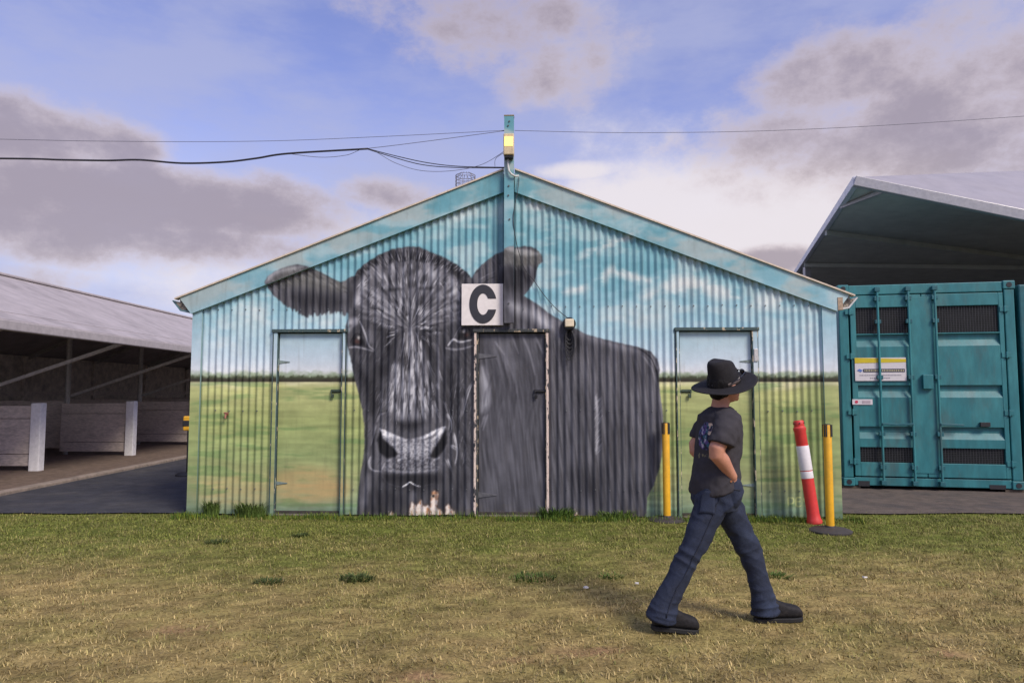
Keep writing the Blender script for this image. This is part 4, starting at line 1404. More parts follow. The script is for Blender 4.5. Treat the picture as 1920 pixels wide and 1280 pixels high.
# frame
for x0, x1 in ((0, 0.13), (CW_ - 0.13, CW_)):
    MB().box(x0, x1, 0.0, 0.16, 0.12, CH_ - 0.12).build('corner_post', m_teal, ct, bevel=0.012)
    for z in (0, CH_ - 0.118):
        c_ = MB().box(x0 - 0.012, x1 + 0.012, -0.014, 0.165, z, z + 0.118).build('corner_casting', m_teal, ct, bevel=0.012)
        xm = (x0 + x1) / 2
        MB().tube([(xm, -0.0145, z + 0.058), (xm, -0.0185, z + 0.058)], 0.036, 14).build('casting_hole', m_blk, c_)
MB().box(0.142, CW_ - 0.142, 0.004, 0.14, CH_ - 0.15, CH_ - 0.01).build('header', m_teal, ct, bevel=0.01)
sill = MB().box(0.142, CW_ - 0.142, 0.004, 0.14, 0.01, 0.13).build('sill', m_teal, ct, bevel=0.01)
MB().box(0.19, 0.34, -0.0015, 0.05, 0.0, 0.075).build('fork_pocket', m_blk, sill)
MB().box(CW_ - 0.42, CW_ - 0.22, -0.0015, 0.05, 0.0, 0.06).build('fork_pocket', m_blk, sill)
# side walls with vertical corrugation, roof, floor
for x in (0.03, CW_ - 0.03):
    ys = []
    y = 0.17
    k = 0
    prof = []
    while y < CL_ - 0.15:
        prof += [(y, 0), (y + 0.07, 0), (y + 0.105, 0.036), (y + 0.175, 0.036)]
        y += 0.21
    s = 1 if x < 1 else -1
    Pn = np.array(prof)
    nc = len(Pn)
    V = np.zeros((nc, 2, 3))
    V[:, :, 0] = (x + s * Pn[:, 1])[:, None]
    V[:, :, 1] = Pn[:, 0][:, None]
    V[:, 0, 2] = 0.12
    V[:, 1, 2] = CH_ - 0.1
    grid_mesh('side_panel', V.reshape(-1, 3), quads(nc, 2), m_teal, ct, smooth=False)
    MB().box(x - 0.03, x + 0.03, 0.17, CL_, 0.0, 0.12).build('bottom_rail', m_teal, ct)
    MB().box(x - 0.03, x + 0.03, 0.17, CL_, CH_ - 0.10, CH_ - 0.02).build('top_rail', m_teal, ct)
MB().box(0.03, CW_ - 0.03, 0.15, CL_ - 0.01, CH_ - 0.045, CH_ - 0.025).build('roof', m_teal, ct)
MB().box(0.03, CW_ - 0.03, 0.15, CL_ - 0.01, 0.05, 0.12).build('floor', m_blk, ct)
MB().box(0.0, CW_, CL_ - 0.04, CL_, 0.0, CH_).build('end_panel', m_teal, ct)
# doors
ZB, ZT = 0.145, CH_ - 0.165
VTT, VTB = uz(577), uz(626)
VBT, VBB = uz(836), uz(864)
grooves = [(uz(628), uz(652)), (uz(722), uz(748)), (uz(798), uz(822))]
for di, (dx0, dx1) in enumerate(((0.150, ux(1741)), (ux(1742.5), CW_ - 0.150))):
    dr = empty('door')
    dr.parent = ct
    px0, px1 = (dx0 + 0.075, dx1 - 0.155) if di == 0 else (dx0 + 0.165, dx1 - 0.06)
    # stiles and rails around the pressed panel
    fm = MB()
    fm.box(dx0, px0, -0.012, 0.05, ZB, ZT)
    fm.box(px1, dx1, -0.012, 0.05, ZB, ZT)
    fm.box(px0, px1, -0.012, 0.05, VTT, ZT)
    fm.box(px0, px1, -0.012, 0.05, ZB, VBB)
    fm.build('door_frame', m_teal, dr, bevel=0.006)
    # pressed panel with recessed ribs
    prof = [(VTB, -0.010)]
    for a, b in grooves:
        prof += [(a, -0.010), (a - 0.006, 0.036), (a - 0.085, 0.036), (a - 0.175, -0.010)]
    prof += [(VBT, -0.010)]
    Pn = np.array(prof)
    V = np.zeros((2, len(Pn), 3))
    V[0, :, 0] = px0 + 0.001
    V[1, :, 0] = px1 - 0.001
    V[:, :, 1] = Pn[:, 1]
    V[:, :, 2] = Pn[:, 0]
    pnl = grid_mesh('pressed_panel', V.reshape(-1, 3), quads(2, len(Pn))[:, ::-1], m_teal, dr, smooth=False)
    # vents: dark recess and mesh
    for z0, z1, dn in ((VTB, VTT, 15), (VBB, VBT, 9)):
        vx0, vx1 = px0 + 0.002, px1 - 0.002
        MB().box(vx0, vx1, 0.03, 0.05, z0, z1).build('vent_recess', mat('vent_dark', (0.008, 0.009, 0.010), 0.7), dr)
        vm = MB()
        nx = int((vx1 - vx0) / 0.035)
        for k in range(1, nx):
            x = vx0 + (vx1 - vx0) * k / nx
            vm.bar((x, 0.012, z0 + .002), (x, 0.012, z1 - .002), 0.005, 0.005)
        for k in range(1, dn):
            z = z0 + (z1 - z0) * k / dn
            vm.bar((vx0, 0.016, z), (vx1, 0.016, z), 0.004, 0.004)
        tag(vm.build('vent_mesh', mat('vent_wire', (0.055, 0.058, 0.062), 0.5, 0.3), dr), kind='stuff')
    # hinges
    hxs = dx0 - 0.01 if di == 0 else dx1 + 0.01
    for z in (0.35, uz(772), uz(668), 2.5):
        hb = MB().box(hxs - 0.06, hxs + 0.06, -0.024, -0.0125, z - 0.035, z + 0.035)
        hb.tube([(hxs, -0.026, z - 0.045), (hxs, -0.026, z + 0.045)], 0.013, 8)
        hb.build('hinge', m_teal, dr, bevel=0.003)
    for rx in ((ux(1657), ux(1716)) if di == 0 else (ux(1766),)):
        rd = MB().tube([(rx, -0.050, 0.03), (rx, -0.050, CH_ - 0.05)], 0.017, 12).build('lock_rod', m_teal, dr, smooth=True)
        for z in (0.28, 0.75, 1.55, 2.35, 2.68):
            MB().box(rx - 0.04, rx + 0.04, -0.062, -0.0125, z - 0.028, z + 0.028).build('rod_bracket', m_teal_d, rd, bevel=0.004)
        for z in (0.06, CH_ - 0.085):
            MB().box(rx - 0.035, rx + 0.035, -0.075, 0.0035, z - 0.03, z + 0.03).build('cam_keeper', m_teal_d, rd, bevel=0.004)
        hz = uz(793)
        sg = 1 if di == 0 else 1
        MB().bar((rx, -0.075, hz), (rx + 0.30 * (1 if rx != ux(1716) else -1) * sg, -0.062, hz - 0.012), 0.016, 0.028).build('handle', m_teal_d, rd, bevel=0.004)
MB().box(ux(1716) + 0.02, ux(1765) - 0.03, -0.020, -0.0125, 0.2, CH_ - 0.2).build('cover_strip', m_teal, ct, bevel=0.003)
MB().box(ux(1737), ux(1756), -0.075, -0.021, uz(729), uz(703)).build('lock_box', m_teal, ct, bevel=0.006)
MB().box(ux(1840), ux(1858), -0.05, -0.011, uz(797), uz(789)).build('handle_catch', m_blk, ct, bevel=0.003)
# stickers
sgx0, sgx1, sgz0, sgz1 = ux(1610), ux(1708), uz(714), uz(671)
stk = MB().box(sgx0, sgx1, -0.030, -0.026, sgz0, sgz1).build('notice', mat('notice_white', (0.66, 0.62, 0.62), 0.45, var=0.06, scale=12), ct)
stk['label'] = 'white and yellow notice with a dark band of lettering'
MB().prism([(sgx0, sgz1), (sgx1, sgz1 - 0.022), (sgx1, sgz1 - 0.066), (sgx0, sgz1 - 0.078)], -0.0335, -0.0305).build('yellow_band', mat('notice_yellow', (0.62, 0.48, 0.02), 0.45, var=0.08), stk)
MB().box(sgx0 + 0.11, sgx1 - 0.02, -0.0335, -0.0305, sgz0 + 0.125, sgz0 + 0.172).build('dark_band', mat('notice_navy', (0.03, 0.03, 0.07), 0.5), stk)
MB().prism([(sgx0 + 0.025, sgz0 + 0.15), (sgx0 + 0.06, sgz0 + 0.175), (sgx0 + 0.105, sgz0 + 0.15), (sgx0 + 0.075, sgz0 + 0.125)], -0.0335, -0.0305).build('emblem', mat('notice_blue', (0.12, 0.20, 0.50), 0.5), stk)
mk = MB()
rr = random.Random(3)
x = sgx0 + 0.125
while x < sgx1 - 0.045:
    w_ = rr.uniform(0.010, 0.022)
    mk.box(x, x + w_ * .8, -0.0365, -0.0336, sgz0 + 0.136, sgz0 + 0.160)
    x += w_ + 0.006
mk.build('band_marks', mat('notice_gold', (0.50, 0.45, 0.28), 0.5), stk)
mk = MB()
for zz in (0.075, 0.035):
    x = sgx0 + (0.06 if zz > .05 else 0.20)
    while x < sgx1 - (0.06 if zz > .05 else 0.22):
        w_ = rr.uniform(0.008, 0.020)
        mk.box(x, x + w_ * .8, -0.0335, -0.0305, sgz0 + zz, sgz0 + zz + 0.014)
        x += w_ + 0.006
mk.build('small_print', mat('notice_grey', (0.35, 0.33, 0.36), 0.5), stk)
s2 = MB().box(ux(1603), ux(1642), -0.0225, -0.0185, uz(758), uz(748)).build('sticker', mat('sticker_white', (0.68, 0.62, 0.64), 0.45, var=0.05), ct)
MB().tube([(ux(1611), -0.0228, uz(753)), (ux(1611), -0.0255, uz(753))], 0.022, 12).build('sticker_dot', mat('sticker_red', (0.55, 0.05, 0.10), 0.5), s2)
MB().box(ux(1622), ux(1638), -0.0255, -0.0228, uz(755.5), uz(750.5)).build('sticker_print', mat('sticker_grey', (0.45, 0.36, 0.40), 0.5), s2)
blk = MB()
for (x, y) in ((0.1, 0.1), (CW_ - 0.1, 0.1), (0.1, CL_ - 0.2), (CW_ - 0.1, CL_ - 0.2)):
    MB().box(x - 0.12, x + 0.12, y - 0.08, y + 0.10, -0.045, -0.001).build('packing_block', mat('block_timber', (0.09, 0.07, 0.05), 0.9, var=0.3), ct)

# second container edge beyond the frame on the right
c2 = empty('storage_box', (7.085, 9.92, 0.05), R(-11.5))
tag(c2, 'dark teal box edge standing right of the container at the frame side', 'container')
MB().box(0, 2.3, 0, 5.8, 0.0, 2.84).build('shell', m_teal_d, c2, bevel=0.02)
for k in range(5):
    MB().box(0.12 + k * 0.45, 0.34 + k * 0.45, -0.03, -0.001, 0.15, 2.7).build('rib', m_teal_d, c2, bevel=0.008)

# ================================================================== BARRIER POSTS
def belt_post(loc, label, lean=0.0):
    e = empty('belt_post', loc)
    tag(e, label, 'barrier post', 'yellow belt barrier posts in front of the shed')
    MB().lathe([(0.205, 0), (0.205, 0.014), (0.17, 0.030), (0.05, 0.046), (0.045, 0.06)], 40).build('base', mat('rubber_base', (0.045, 0.040, 0.038), 0.7, var=0.2, scale=12, dirt=0.3), e, smooth=True)
    MB().lathe([(0.040, 0.055), (0.040, 1.045), (0.036, 1.058)], 20).build('tube', m_yel, e, smooth=True)
    h_ = MB()
    for a in (0, 90, 180, 270):
        c_, s_ = math.cos(R(a + 42)), math.sin(R(a + 42))
        u_ = (-s_, c_)
        for sgn in (-1, 1):
            h_.bar((c_ * 0.041 + u_[0] * 0.010 * sgn, s_ * 0.041 + u_[1] * 0.010 * sgn, 0.94), (c_ * 0.041 + u_[0] * 0.010 * sgn, s_ * 0.041 + u_[1] * 0.010 * sgn, 1.06), 0.010, 0.012)
    h_.lathe([(0.032, 1.055), (0.030, 1.066)], 16)
    h_.build('belt_head', m_blk, e)
    return e


belt_post((1.6888, 7.90, -0.010), 'yellow belt barrier post against the bull painting, left of the walking person')
belt_post((3.1775, 7.249, 0.0), 'yellow belt barrier post on a round black base at the right shed corner')

tb = empty('traffic_bollard', (3.21, 7.70, 0.0))
tb.rotation_euler = (R(-2.5), R(-6.5), 0)
tag(tb, 'red plastic bollard with white reflective sleeves leaning beside the yellow post', 'bollard')
m_red = mat('bollard_red', (0.62, 0.040, 0.034), 0.5, var=0.12, scale=5, dirt=0.30, bump=0.05, bscale=40)
m_refl = mat('reflective_white', (0.76, 0.73, 0.74), 0.35, var=0.05, scale=10, dirt=0.06)
MB().lathe([(0.078, 0.0), (0.082, 0.02), (0.070, 0.05), (0.064, 0.10), (0.060, 0.97), (0.066, 0.985), (0.066, 1.01), (0.058, 1.02), (0.052, 1.03), (0.055, 1.045), (0.055, 1.075), (0.045, 1.09)], 28).build('body', m_red, tb, smooth=True)
MB().lathe([(0.0655, 0.56), (0.0665, 0.565), (0.0665, 0.815), (0.0655, 0.82)], 28).build('reflective_sleeve', m_refl, tb, smooth=True)
MB().lathe([(0.0640, 0.475), (0.0650, 0.48), (0.0650, 0.545), (0.0640, 0.55)], 28).build('reflective_sleeve', m_refl, tb, smooth=True)
hl = MB()
for k in range(6):
    a = 2 * math.pi * k / 6 + .3
    hl.tube([(0.05 * math.cos(a), 0.05 * math.sin(a), 1.06), (0.060 * math.cos(a), 0.060 * math.sin(a), 1.06)], 0.008, 8)
hl.build('cap_holes', m_blk, tb)

# ================================================================== PERSON
HD = R(9)
hv = Vector((math.cos(HD), math.sin(HD), 0))      # walking direction
rv = Vector((math.sin(HD), -math.cos(HD), 0))     # the person's right, the side nearest the camera
zv = Vector((0, 0, 1))


def ell(c, a, b, ra, rb, n=22, sq=1.0):
    c = Vector(c)
    out = []
    for k in range(n):
        t = 2 * math.pi * k / n
        ct_, st_ = math.cos(t), math.sin(t)
        if sq != 1.0:
            ct_ = math.copysign(abs(ct_) ** sq, ct_)
            st_ = math.copysign(abs(st_) ** sq, st_)
        out.append(c + a * (ra * ct_) + b * (rb * st_))
    return out


def limb(b, pts, rads, front=None, flat=1.0, n=18):
    """tapering limb along pts; rads are (front-back, side) half widths"""
    P_ = [Vector(p) for p in pts]
    rings = []
    for i, p in enumerate(P_):
        d = (P_[min(i + 1, len(P_) - 1)] - P_[max(0, i - 1)]).normalized()
        a = rv - d * rv.dot(d)
        a.normalize()
        f = a.cross(d)
        r = rads[i]
        rf_, rs_ = r if isinstance(r, tuple) else (r, r)
        rings.append(ell(p, f, a, rf_, rs_, n))
    b.loft(rings)
    return b


def ellipsoid(b, c, ax, radii, n=16, m_=10):
    c = Vector(c)
    rings = []
    for i in range(1, m_):
        t = math.pi * i / m_
        rings.append(ell(c - ax[2] * (radii[2] * math.cos(t)), ax[0], ax[1], radii[0] * math.sin(t), radii[1] * math.sin(t), n))
    b.loft(rings)
    return b


def fuse(name, mb, m, parent, voxel=0.008, smooth=6, disp=None):
    me = bpy.data.meshes.new(name)
    me.from_pydata(mb.v, [], mb.f)
    bm = bmesh.new()
    bm.from_mesh(me)
    bmesh.ops.recalc_face_normals(bm, faces=bm.faces)
    bm.to_mesh(me)
    bm.free()
    tmp = bpy.data.objects.new(name + '_tmp', me)
    COL.objects.link(tmp)
    md = tmp.modifiers.new('r', 'REMESH')
    md.mode = 'VOXEL'
    md.voxel_size = voxel
    sm = tmp.modifiers.new('s', 'SMOOTH')
    sm.factor = 0.5
    sm.iterations = smooth
    bpy.context.view_layer.update()
    dg = bpy.context.evaluated_depsgraph_get()
    res = bpy.data.meshes.new_from_object(tmp.evaluated_get(dg))
    res.name = name
    bpy.data.objects.remove(tmp)
    bpy.data.meshes.remove(me)
    if disp:
        nrm = [v.normal.copy() for v in res.vertices]
        for v, n_ in zip(res.vertices, nrm):
            v.co += n_ * disp(v.co, n_)
        res.update()
    res.materials.clear()
    res.materials.append(m)
    res.polygons.foreach_set('use_smooth', [True] * len(res.polygons))
    return link(bpy.data.objects.new(name, res), parent)


PB = Vector((1.20, 4.34, 0.0))
person = empty('person', PB)
tag(person, 'person in black wide-brimmed hat, charcoal t-shirt and jeans striding right, hand in pocket', 'person')


def mbp(fn):
    """shift a builder's vertices into the person's own frame"""
    fn.v = [tuple(Vector(p) - PB) for p in fn.v]
    return fn


m_skin = mat('skin', (0.50, 0.235, 0.150), 0.5, var=0.08, scale=18, bump=0.05, bscale=120)
m_hair = mat('dark_hair', (0.007, 0.006, 0.006), 0.6, spec=0.2, var=0.3, scale=60, stretch=(1, 1, .25), bump=0.6, bscale=90)
m_jean = mat('jeans_denim', (0.0125, 0.0195, 0.042), 0.85, var=0.25, scale=5, col2=(0.028, 0.040, 0.072), lo=0.50, hi=0.75, bump=0.25, bscale=220)
m_boot = mat('boot_leather', (0.016, 0.015, 0.016), 0.72, spec=0.25, var=0.3, scale=20, bump=0.2, bscale=40, dirt=0.15)
m_sole = mat('boot_sole', (0.010, 0.010, 0.010), 0.7, var=0.2)
m_felt = mat('hat_felt', (0.017, 0.016, 0.018), 0.8, var=0.15, scale=12, bump=0.15, bscale=200, spec=0.25)
m_band = mat('hat_band', (0.075, 0.058, 0.052), 0.6, var=0.15, scale=30)

# joints
T_C = {1.313: (1.262, 4.335), 1.256: (1.256, 4.335), 1.208: (1.252, 4.335), 1.113: (1.244, 4.335), 1.018: (1.234, 4.335), 0.924: (1.223, 4.335), 0.845: (1.217, 4.335), 0.783: (1.211, 4.335)}
SH_N = Vector((1.272, 4.182, 1.232))
EL_N = Vector((1.168, 4.115, 1.046))
WR_N = Vector((1.283, 4.196, 0.888))
SH_F = Vector((1.262, 4.480, 1.232))
EL_F = Vector((1.158, 4.548, 1.035))
WR_F = Vector((1.250, 4.470, 0.888))
HEAD = Vector((1.288, 4.318, 1.436))
hh = Vector((math.cos(R(24)), math.sin(R(24)), 0))
hr = Vector((math.sin(R(24)), -math.cos(R(24)), 0))

# --- body: one continuous skin surface
b = MB()
ellipsoid(b, HEAD + zv * 0.012 - hh * 0.008, (hh, hr, zv), (0.094, 0.074, 0.104), 20, 12)
ellipsoid(b, HEAD + hh * 0.030 - zv * 0.055, (hh, hr, zv), (0.060, 0.056, 0.060), 16, 10)      # jaw
ellipsoid(b, HEAD + hh * 0.074 - zv * 0.090, (hh, hr, zv), (0.020, 0.024, 0.018), 12, 8)       # chin
ellipsoid(b, HEAD + hh * 0.094 - zv * 0.018, (hh, hr, (zv + hh * -0.25).normalized()), (0.016, 0.013, 0.028), 10, 8)   # nose
ellipsoid(b, HEAD + hh * 0.084 - zv * 0.058, (hh, hr, zv), (0.013, 0.022, 0.008), 10, 6)       # lips
ellipsoid(b, HEAD + hh * 0.082 - zv * 0.068, (hh, hr, zv), (0.012, 0.020, 0.008), 10, 6)
for s in (-1, 1):
    ellipsoid(b, HEAD + hr * (0.076 * s) - hh * 0.006 - zv * 0.020, (hh, hr, zv), (0.020, 0.009, 0.030), 10, 8)          # ears
    ellipsoid(b, HEAD + hr * (0.040 * s) + hh * 0.060 - zv * 0.030, (hh, hr, zv), (0.024, 0.026, 0.022), 10, 8)          # cheekbones
limb(b, [(1.250, 4.335, 1.24), (1.258, 4.332, 1.31), (1.274, 4.325, 1.40)], [(0.062, 0.066), (0.052, 0.054), (0.052, 0.052)])
b.loft([ell((1.252, 4.335, 1.27), hv, rv, .05, .09), ell((1.248, 4.335, 1.22), hv, rv, .085, .165), ell((1.24, 4.335, 1.08), hv, rv, .105, .155), ell((1.225, 4.335, .93), hv, rv, .10, .135), ell((1.215, 4.335, .80), hv, rv, .105, .150), ell((1.215, 4.335, .72), hv, rv, .09, .13)])
limb(b, [SH_N, (SH_N + EL_N) / 2, EL_N + Vector((0, 0, .012)), EL_N + (WR_N - EL_N) * .07 + Vector((-.006, 0, -.004)), EL_N + (WR_N - EL_N) * .35, EL_N + (WR_N - EL_N) * .7, WR_N], [.054, .049, (.046, .044), (.047, .045), (.044, .046), (.034, .036), (.028, .032)])
limb(b, [SH_F, (SH_F + EL_F) / 2, EL_F + Vector((0, 0, .012)), EL_F + (WR_F - EL_F) * .07 + Vector((-.006, 0, -.004)), EL_F + (WR_F - EL_F) * .35, EL_F + (WR_F - EL_F) * .7, WR_F], [.054, .049, .045, .045, .044, .034, .028])
for W, E_, sd_ in ((WR_N, EL_N, 1), (WR_F, EL_F, -1)):     # hands: palm, four curled fingers and a thumb, slipped into the pockets
    d = (W - E_).normalized()
    pd = (-zv - hv * .12 - rv * (.10 * sd_)).normalized()
    limb(b, [W - d * .01, W + pd * .035, W + pd * .075], [(.028, .024), (.034, .018), (.034, .016)])
    sx = hv
    for k, (o_, ln) in enumerate(((-.028, .055), (-.010, .066), (.009, .070), (.027, .062))):
        base = W + pd * .072 + sx * o_
        limb(b, [base, base + pd * ln * .5 - rv * (.006 * sd_), base + pd * ln * .9 - rv * (.020 * sd_)], [.0095, .0088, .0072], n=10)
    limb(b, [W + pd * .02 + sx * .026, W + pd * .045 + sx * .050, W + pd * .070 + sx * .058], [.012, .0105, .0085], n=10)
limb(b, [(1.20, 4.27, .80), (1.075, 4.24, .49), (1.07, 4.24, .46), (.90, 4.23, .15), (.88, 4.23, .07)], [.062, .044, .042, .032, .036])
limb(b, [(1.26, 4.42, .80), (1.435, 4.45, .45), (1.44, 4.45, .42), (1.525, 4.45, .14), (1.535, 4.45, .07)], [.062, .044, .042, .032, .036])
body = fuse('body', mbp(b), m_skin, person, 0.006, 5)
eyes = MB()
for s in (-1, 1):
    e_ = MB()
    ellipsoid(e_, HEAD + hr * (0.030 * s) + hh * 0.0835 - zv * 0.006, (hh, hr, zv), (0.010, 0.013, 0.008), 10, 8)
    eo = mbp(e_).build('eye', mat('eye_white', (0.6, 0.58, 0.55), 0.2), body, smooth='all')
    i_ = MB()
    ellipsoid(i_, HEAD + hr * (0.030 * s) + hh * 0.0895 - zv * 0.006, (hh, hr, zv), (0.005, 0.0062, 0.0062), 10, 8)
    mbp(i_).build('iris', mat('iris_dark', (0.02, 0.012, 0.01), 0.2), body, smooth='all')

# --- hair at nape and temples
b = MB()
ellipsoid(b, HEAD - hh * 0.042 + zv * 0.004, (hh, hr, zv), (0.076, 0.082, 0.098), 20, 12)
ellipsoid(b, HEAD - hh * 0.062 - zv * 0.055, (hh, hr, zv), (0.042, 0.060, 0.046), 16, 10)
ellipsoid(b, HEAD - hh * 0.082 - zv * 0.078, (hh, hr, zv), (0.020, 0.034, 0.018), 12, 8)


def hair_d(co, n_):
    return 0.004 * mnoise.noise(Vector((co.x * 60, co.y * 60, co.z * 18))) + 0.003 * mnoise.noise(co * 25)


hair = fuse('hair', mbp(b), m_hair, person, 0.006, 3, hair_d)


def crease(p):
    """sharp-ridged fold pattern"""
    return 1.0 - 2.2 * abs(mnoise.noise(p))


# --- t-shirt
def fold(co, n_):
    w_ = co + PB
    lo_ = max(0.0, min(1.0, (1.02 - w_.z) / 0.22))
    a = crease(Vector((w_.x * 4, w_.y * 4, w_.z * 15 - w_.x * 9))) * (0.003 + 0.007 * lo_) - 0.002
    a += crease(Vector((w_.x * 8 + 2, w_.y * 3, w_.z * 6 + w_.x * 12))) * 0.003
    a += mnoise.noise(Vector((w_.x * 12, w_.y * 12, w_.z * 9 + 4))) * 0.0055
    a += mnoise.noise(Vector((w_.x * 28 + w_.z * 30, w_.y * 28, w_.z * 10))) * 0.0025
    return a


b = MB()
b.loft([ell((1.262, 4.334, 1.294), hv, rv, .058, .064, 28), ell((1.259, 4.334, 1.285), hv, rv, .066, .084, 28), ell((1.255, 4.335, 1.270), hv, rv, .082, .130, 28), ell((1.250, 4.335, 1.245), hv, rv, .108, .178, 28), ell((1.248, 4.335, 1.20), hv, rv, .114, .186, 28),
        ell((1.244, 4.335, 1.113), hv, rv, .126, .182, 28), ell((1.237, 4.335, 1.018), hv, rv, .127, .172, 28), ell((1.226, 4.335, .924), hv, rv, .130, .168, 28), ell((1.218, 4.335, .862), hv, rv, .137, .172, 28), ell((1.212, 4.335, .825), (hv + zv * .22).normalized(), rv, .140, .174, 28), ell((1.206, 4.335, .800), (hv + zv * .25).normalized(), rv, .135, .170, 28)])
limb(b, [SH_N + Vector((-.01, .05, .012)), SH_N + Vector((-.012, -.005, -.035)), Vector((1.228, 4.140, 1.150)), Vector((1.200, 4.125, 1.098)), Vector((1.196, 4.122, 1.085))], [(.070, .066), (.082, .076), (.079, .072), (.078, .070), (.076, .068)], n=24)
limb(b, [SH_F + Vector((.01, -.05, .012)), SH_F + Vector((0, .005, -.035)), Vector((1.222, 4.530, 1.150)), Vector((1.196, 4.540, 1.098)), Vector((1.192, 4.541, 1.085))], [(.070, .066), (.080, .076), (.077, .072), (.076, .070), (.074, .068)], n=24)
m_shirt = attr_mat('shirt_cotton', 'print', 0.9, 0.15, 30.0, 0.10, 0.15, 260.0)
shirt = fuse('t_shirt', mbp(b), m_shirt, person, 0.0052, 4, fold)
me = shirt.data
ca = me.color_attributes.new('print', 'FLOAT_COLOR', 'POINT')
cols = np.ones((len(me.vertices), 4), np.float32)
cols[:, :3] = (0.048, 0.045, 0.050)
co = np.empty(len(me.vertices) * 3, np.float32)
me.vertices.foreach_get('co', co)
co = co.reshape(-1, 3) + np.array(PB)
nn = np.empty(len(me.vertices) * 3, np.float32)
me.vertices.foreach_get('normal', nn)
nn = nn.reshape(-1, 3)
lat = (co - np.array((1.24, 4.335, 0))) @ np.array(rv)
fwd = (co - np.array((1.24, 4.335, 0))) @ np.array(hv)
back = (nn @ np.array(hv) < -0.10) & (fwd < -0.01)
pu = (lat - 0.075) / 0.085
pv = (co[:, 2] - 1.125) / 0.090
rad = np.hypot(pu, pv)
nz = fbm(lat * 45 + 3, co[:, 2] * 45, 5, 3)
nz2 = fbm(lat * 60 + 9, co[:, 2] * 60, 15, 3)
pc = np.zeros((len(co), 3)) + np.array((0.045, 0.115, 0.16))
pc = np.where((nz > .52)[:, None], np.array((0.10, 0.075, 0.20)), pc)
pc = np.where((nz2 > .68)[:, None], np.array((0.42, 0.38, 0.44)), pc)
pc = np.where((nz2 < .40)[:, None], np.array((0.03, 0.03, 0.05)), pc)
pc = np.where(((pu > .15) & (pu < .55) & (pv > .1) & (nz2 > .45))[:, None], np.array((0.62, 0.48, 0.36)), pc)
on = back & (rad < 1.0 - 0.15 * nz)
cols[on, :3] = pc[on]
tx = back & (np.abs(co[:, 2] - 1.010) < 0.014) & (np.abs(pu) < .85) & (np.sin(lat * 230 + 3 * nz) > -0.1) & (nz2 > .45)
cols[tx, :3] = (0.20, 0.18, 0.11)
ca.data.foreach_set('color', cols.ravel())


# --- jeans
def denim(co, n_):
    w_ = co + PB
    near = w_.y < 4.335
    ax_ = w_.x * (1.0 if near else -0.8)
    # drag folds from hip and knee, stacked breaks over the boot
    knee = math.exp(-((w_.z - .44) / .10) ** 2)
    hip = math.exp(-((w_.z - .74) / .08) ** 2)
    hem = max(0.0, min(1.0, (0.26 - w_.z) / 0.22))
    a = crease(Vector((w_.x * 3, w_.y * 6, (w_.z - ax_ * .8) * 11))) * (0.004 + 0.006 * knee + 0.008 * hip)
    a += crease(Vector((w_.x * 5 + 3, w_.y * 8, (w_.z + ax_ * .6) * 15))) * (0.003 + 0.004 * knee)
    a += crease(Vector((w_.x * 5, w_.y * 6, (w_.z + ax_ * .25) * 20 + 7))) * 0.013 * hem
    a += mnoise.noise(Vector((w_.x * 5, w_.y * 5, w_.z * 5))) * 0.006
    a += mnoise.noise(co * 60) * 0.001
    return a - 0.004


b = MB()
for s_ in (-1, 1):
    ellipsoid(b, Vector((1.292 - (.085 if s_ < 0 else 0), 4.335 - .120 * s_, .800)), (hv, rv, zv), (.056, .046, .095), 14, 10)
b.loft([ell((1.222, 4.335, .90), hv, rv, .112, .148, 26), ell((1.220, 4.335, .86), hv, rv, .120, .158, 26), ell((1.216, 4.335, .80), hv, rv, .132, .168, 26), ell((1.214, 4.335, .75), hv, rv, .136, .170, 26), ell((1.225, 4.335, .69), hv, rv, .110, .150, 26)])
limb(b, [(1.205, 4.262, .80), (1.178, 4.258, .73), (1.132, 4.250, .641), (1.074, 4.240, .519), (1.018, 4.236, .413), (.953, 4.232, .292), (.896, 4.230, .186), (.868, 4.230, .115), (.860, 4.230, .075)], [(.106, .086), (.101, .086), (.089, .078), (.075, .066), (.068, .061), (.066, .060), (.072, .064), (.080, .070), (.082, .072)], n=24)
limb(b, [(1.240, 4.410, .80), (1.290, 4.415, .72), (1.340, 4.425, .64), (1.394, 4.440, .545), (1.448, 4.450, .424), (1.490, 4.450, .296), (1.517, 4.450, .185), (1.534, 4.450, .10), (1.540, 4.450, .045)], [(.104, .086), (.099, .086), (.089, .078), (.077, .067), (.069, .061), (.065, .059), (.067, .060), (.075, .066), (.081, .071)], n=24)
jeans = fuse('jeans', mbp(b), m_jean, person, 0.0052, 4, denim)


def wrap_strip(name, m, pts, wid, th=0.0025, nw=2):
    """a stitched strip or patch laid on the denim"""
    b_ = MB()
    P_ = [Vector(p) - PB for p in pts]
    for i, p in enumerate(P_):
        d = (P_[min(i + 1, len(P_) - 1)] - P_[max(0, i - 1)]).normalized()
        side = d.cross(rv).normalized()
        for k in range(nw + 1):
            b_.v.append(tuple(p + side * wid * (k / nw - .5)))
    for i in range(len(P_) - 1):
        for k in range(nw):
            a_ = i * (nw + 1) + k
            b_.f.append((a_, a_ + 1, a_ + nw + 2, a_ + nw + 1))
    o = b_.build(name, m, jeans, smooth='all')
    sw = o.modifiers.new('wrap', 'SHRINKWRAP')
    sw.target = jeans
    sw.wrap_method = 'NEAREST_SURFACEPOINT'
    sw.wrap_mode = 'OUTSIDE_SURFACE'
    sw.offset = 0.002
    so = o.modifiers.new('thick', 'SOLIDIFY')
    so.thickness = th
    so.offset = 1
    return o


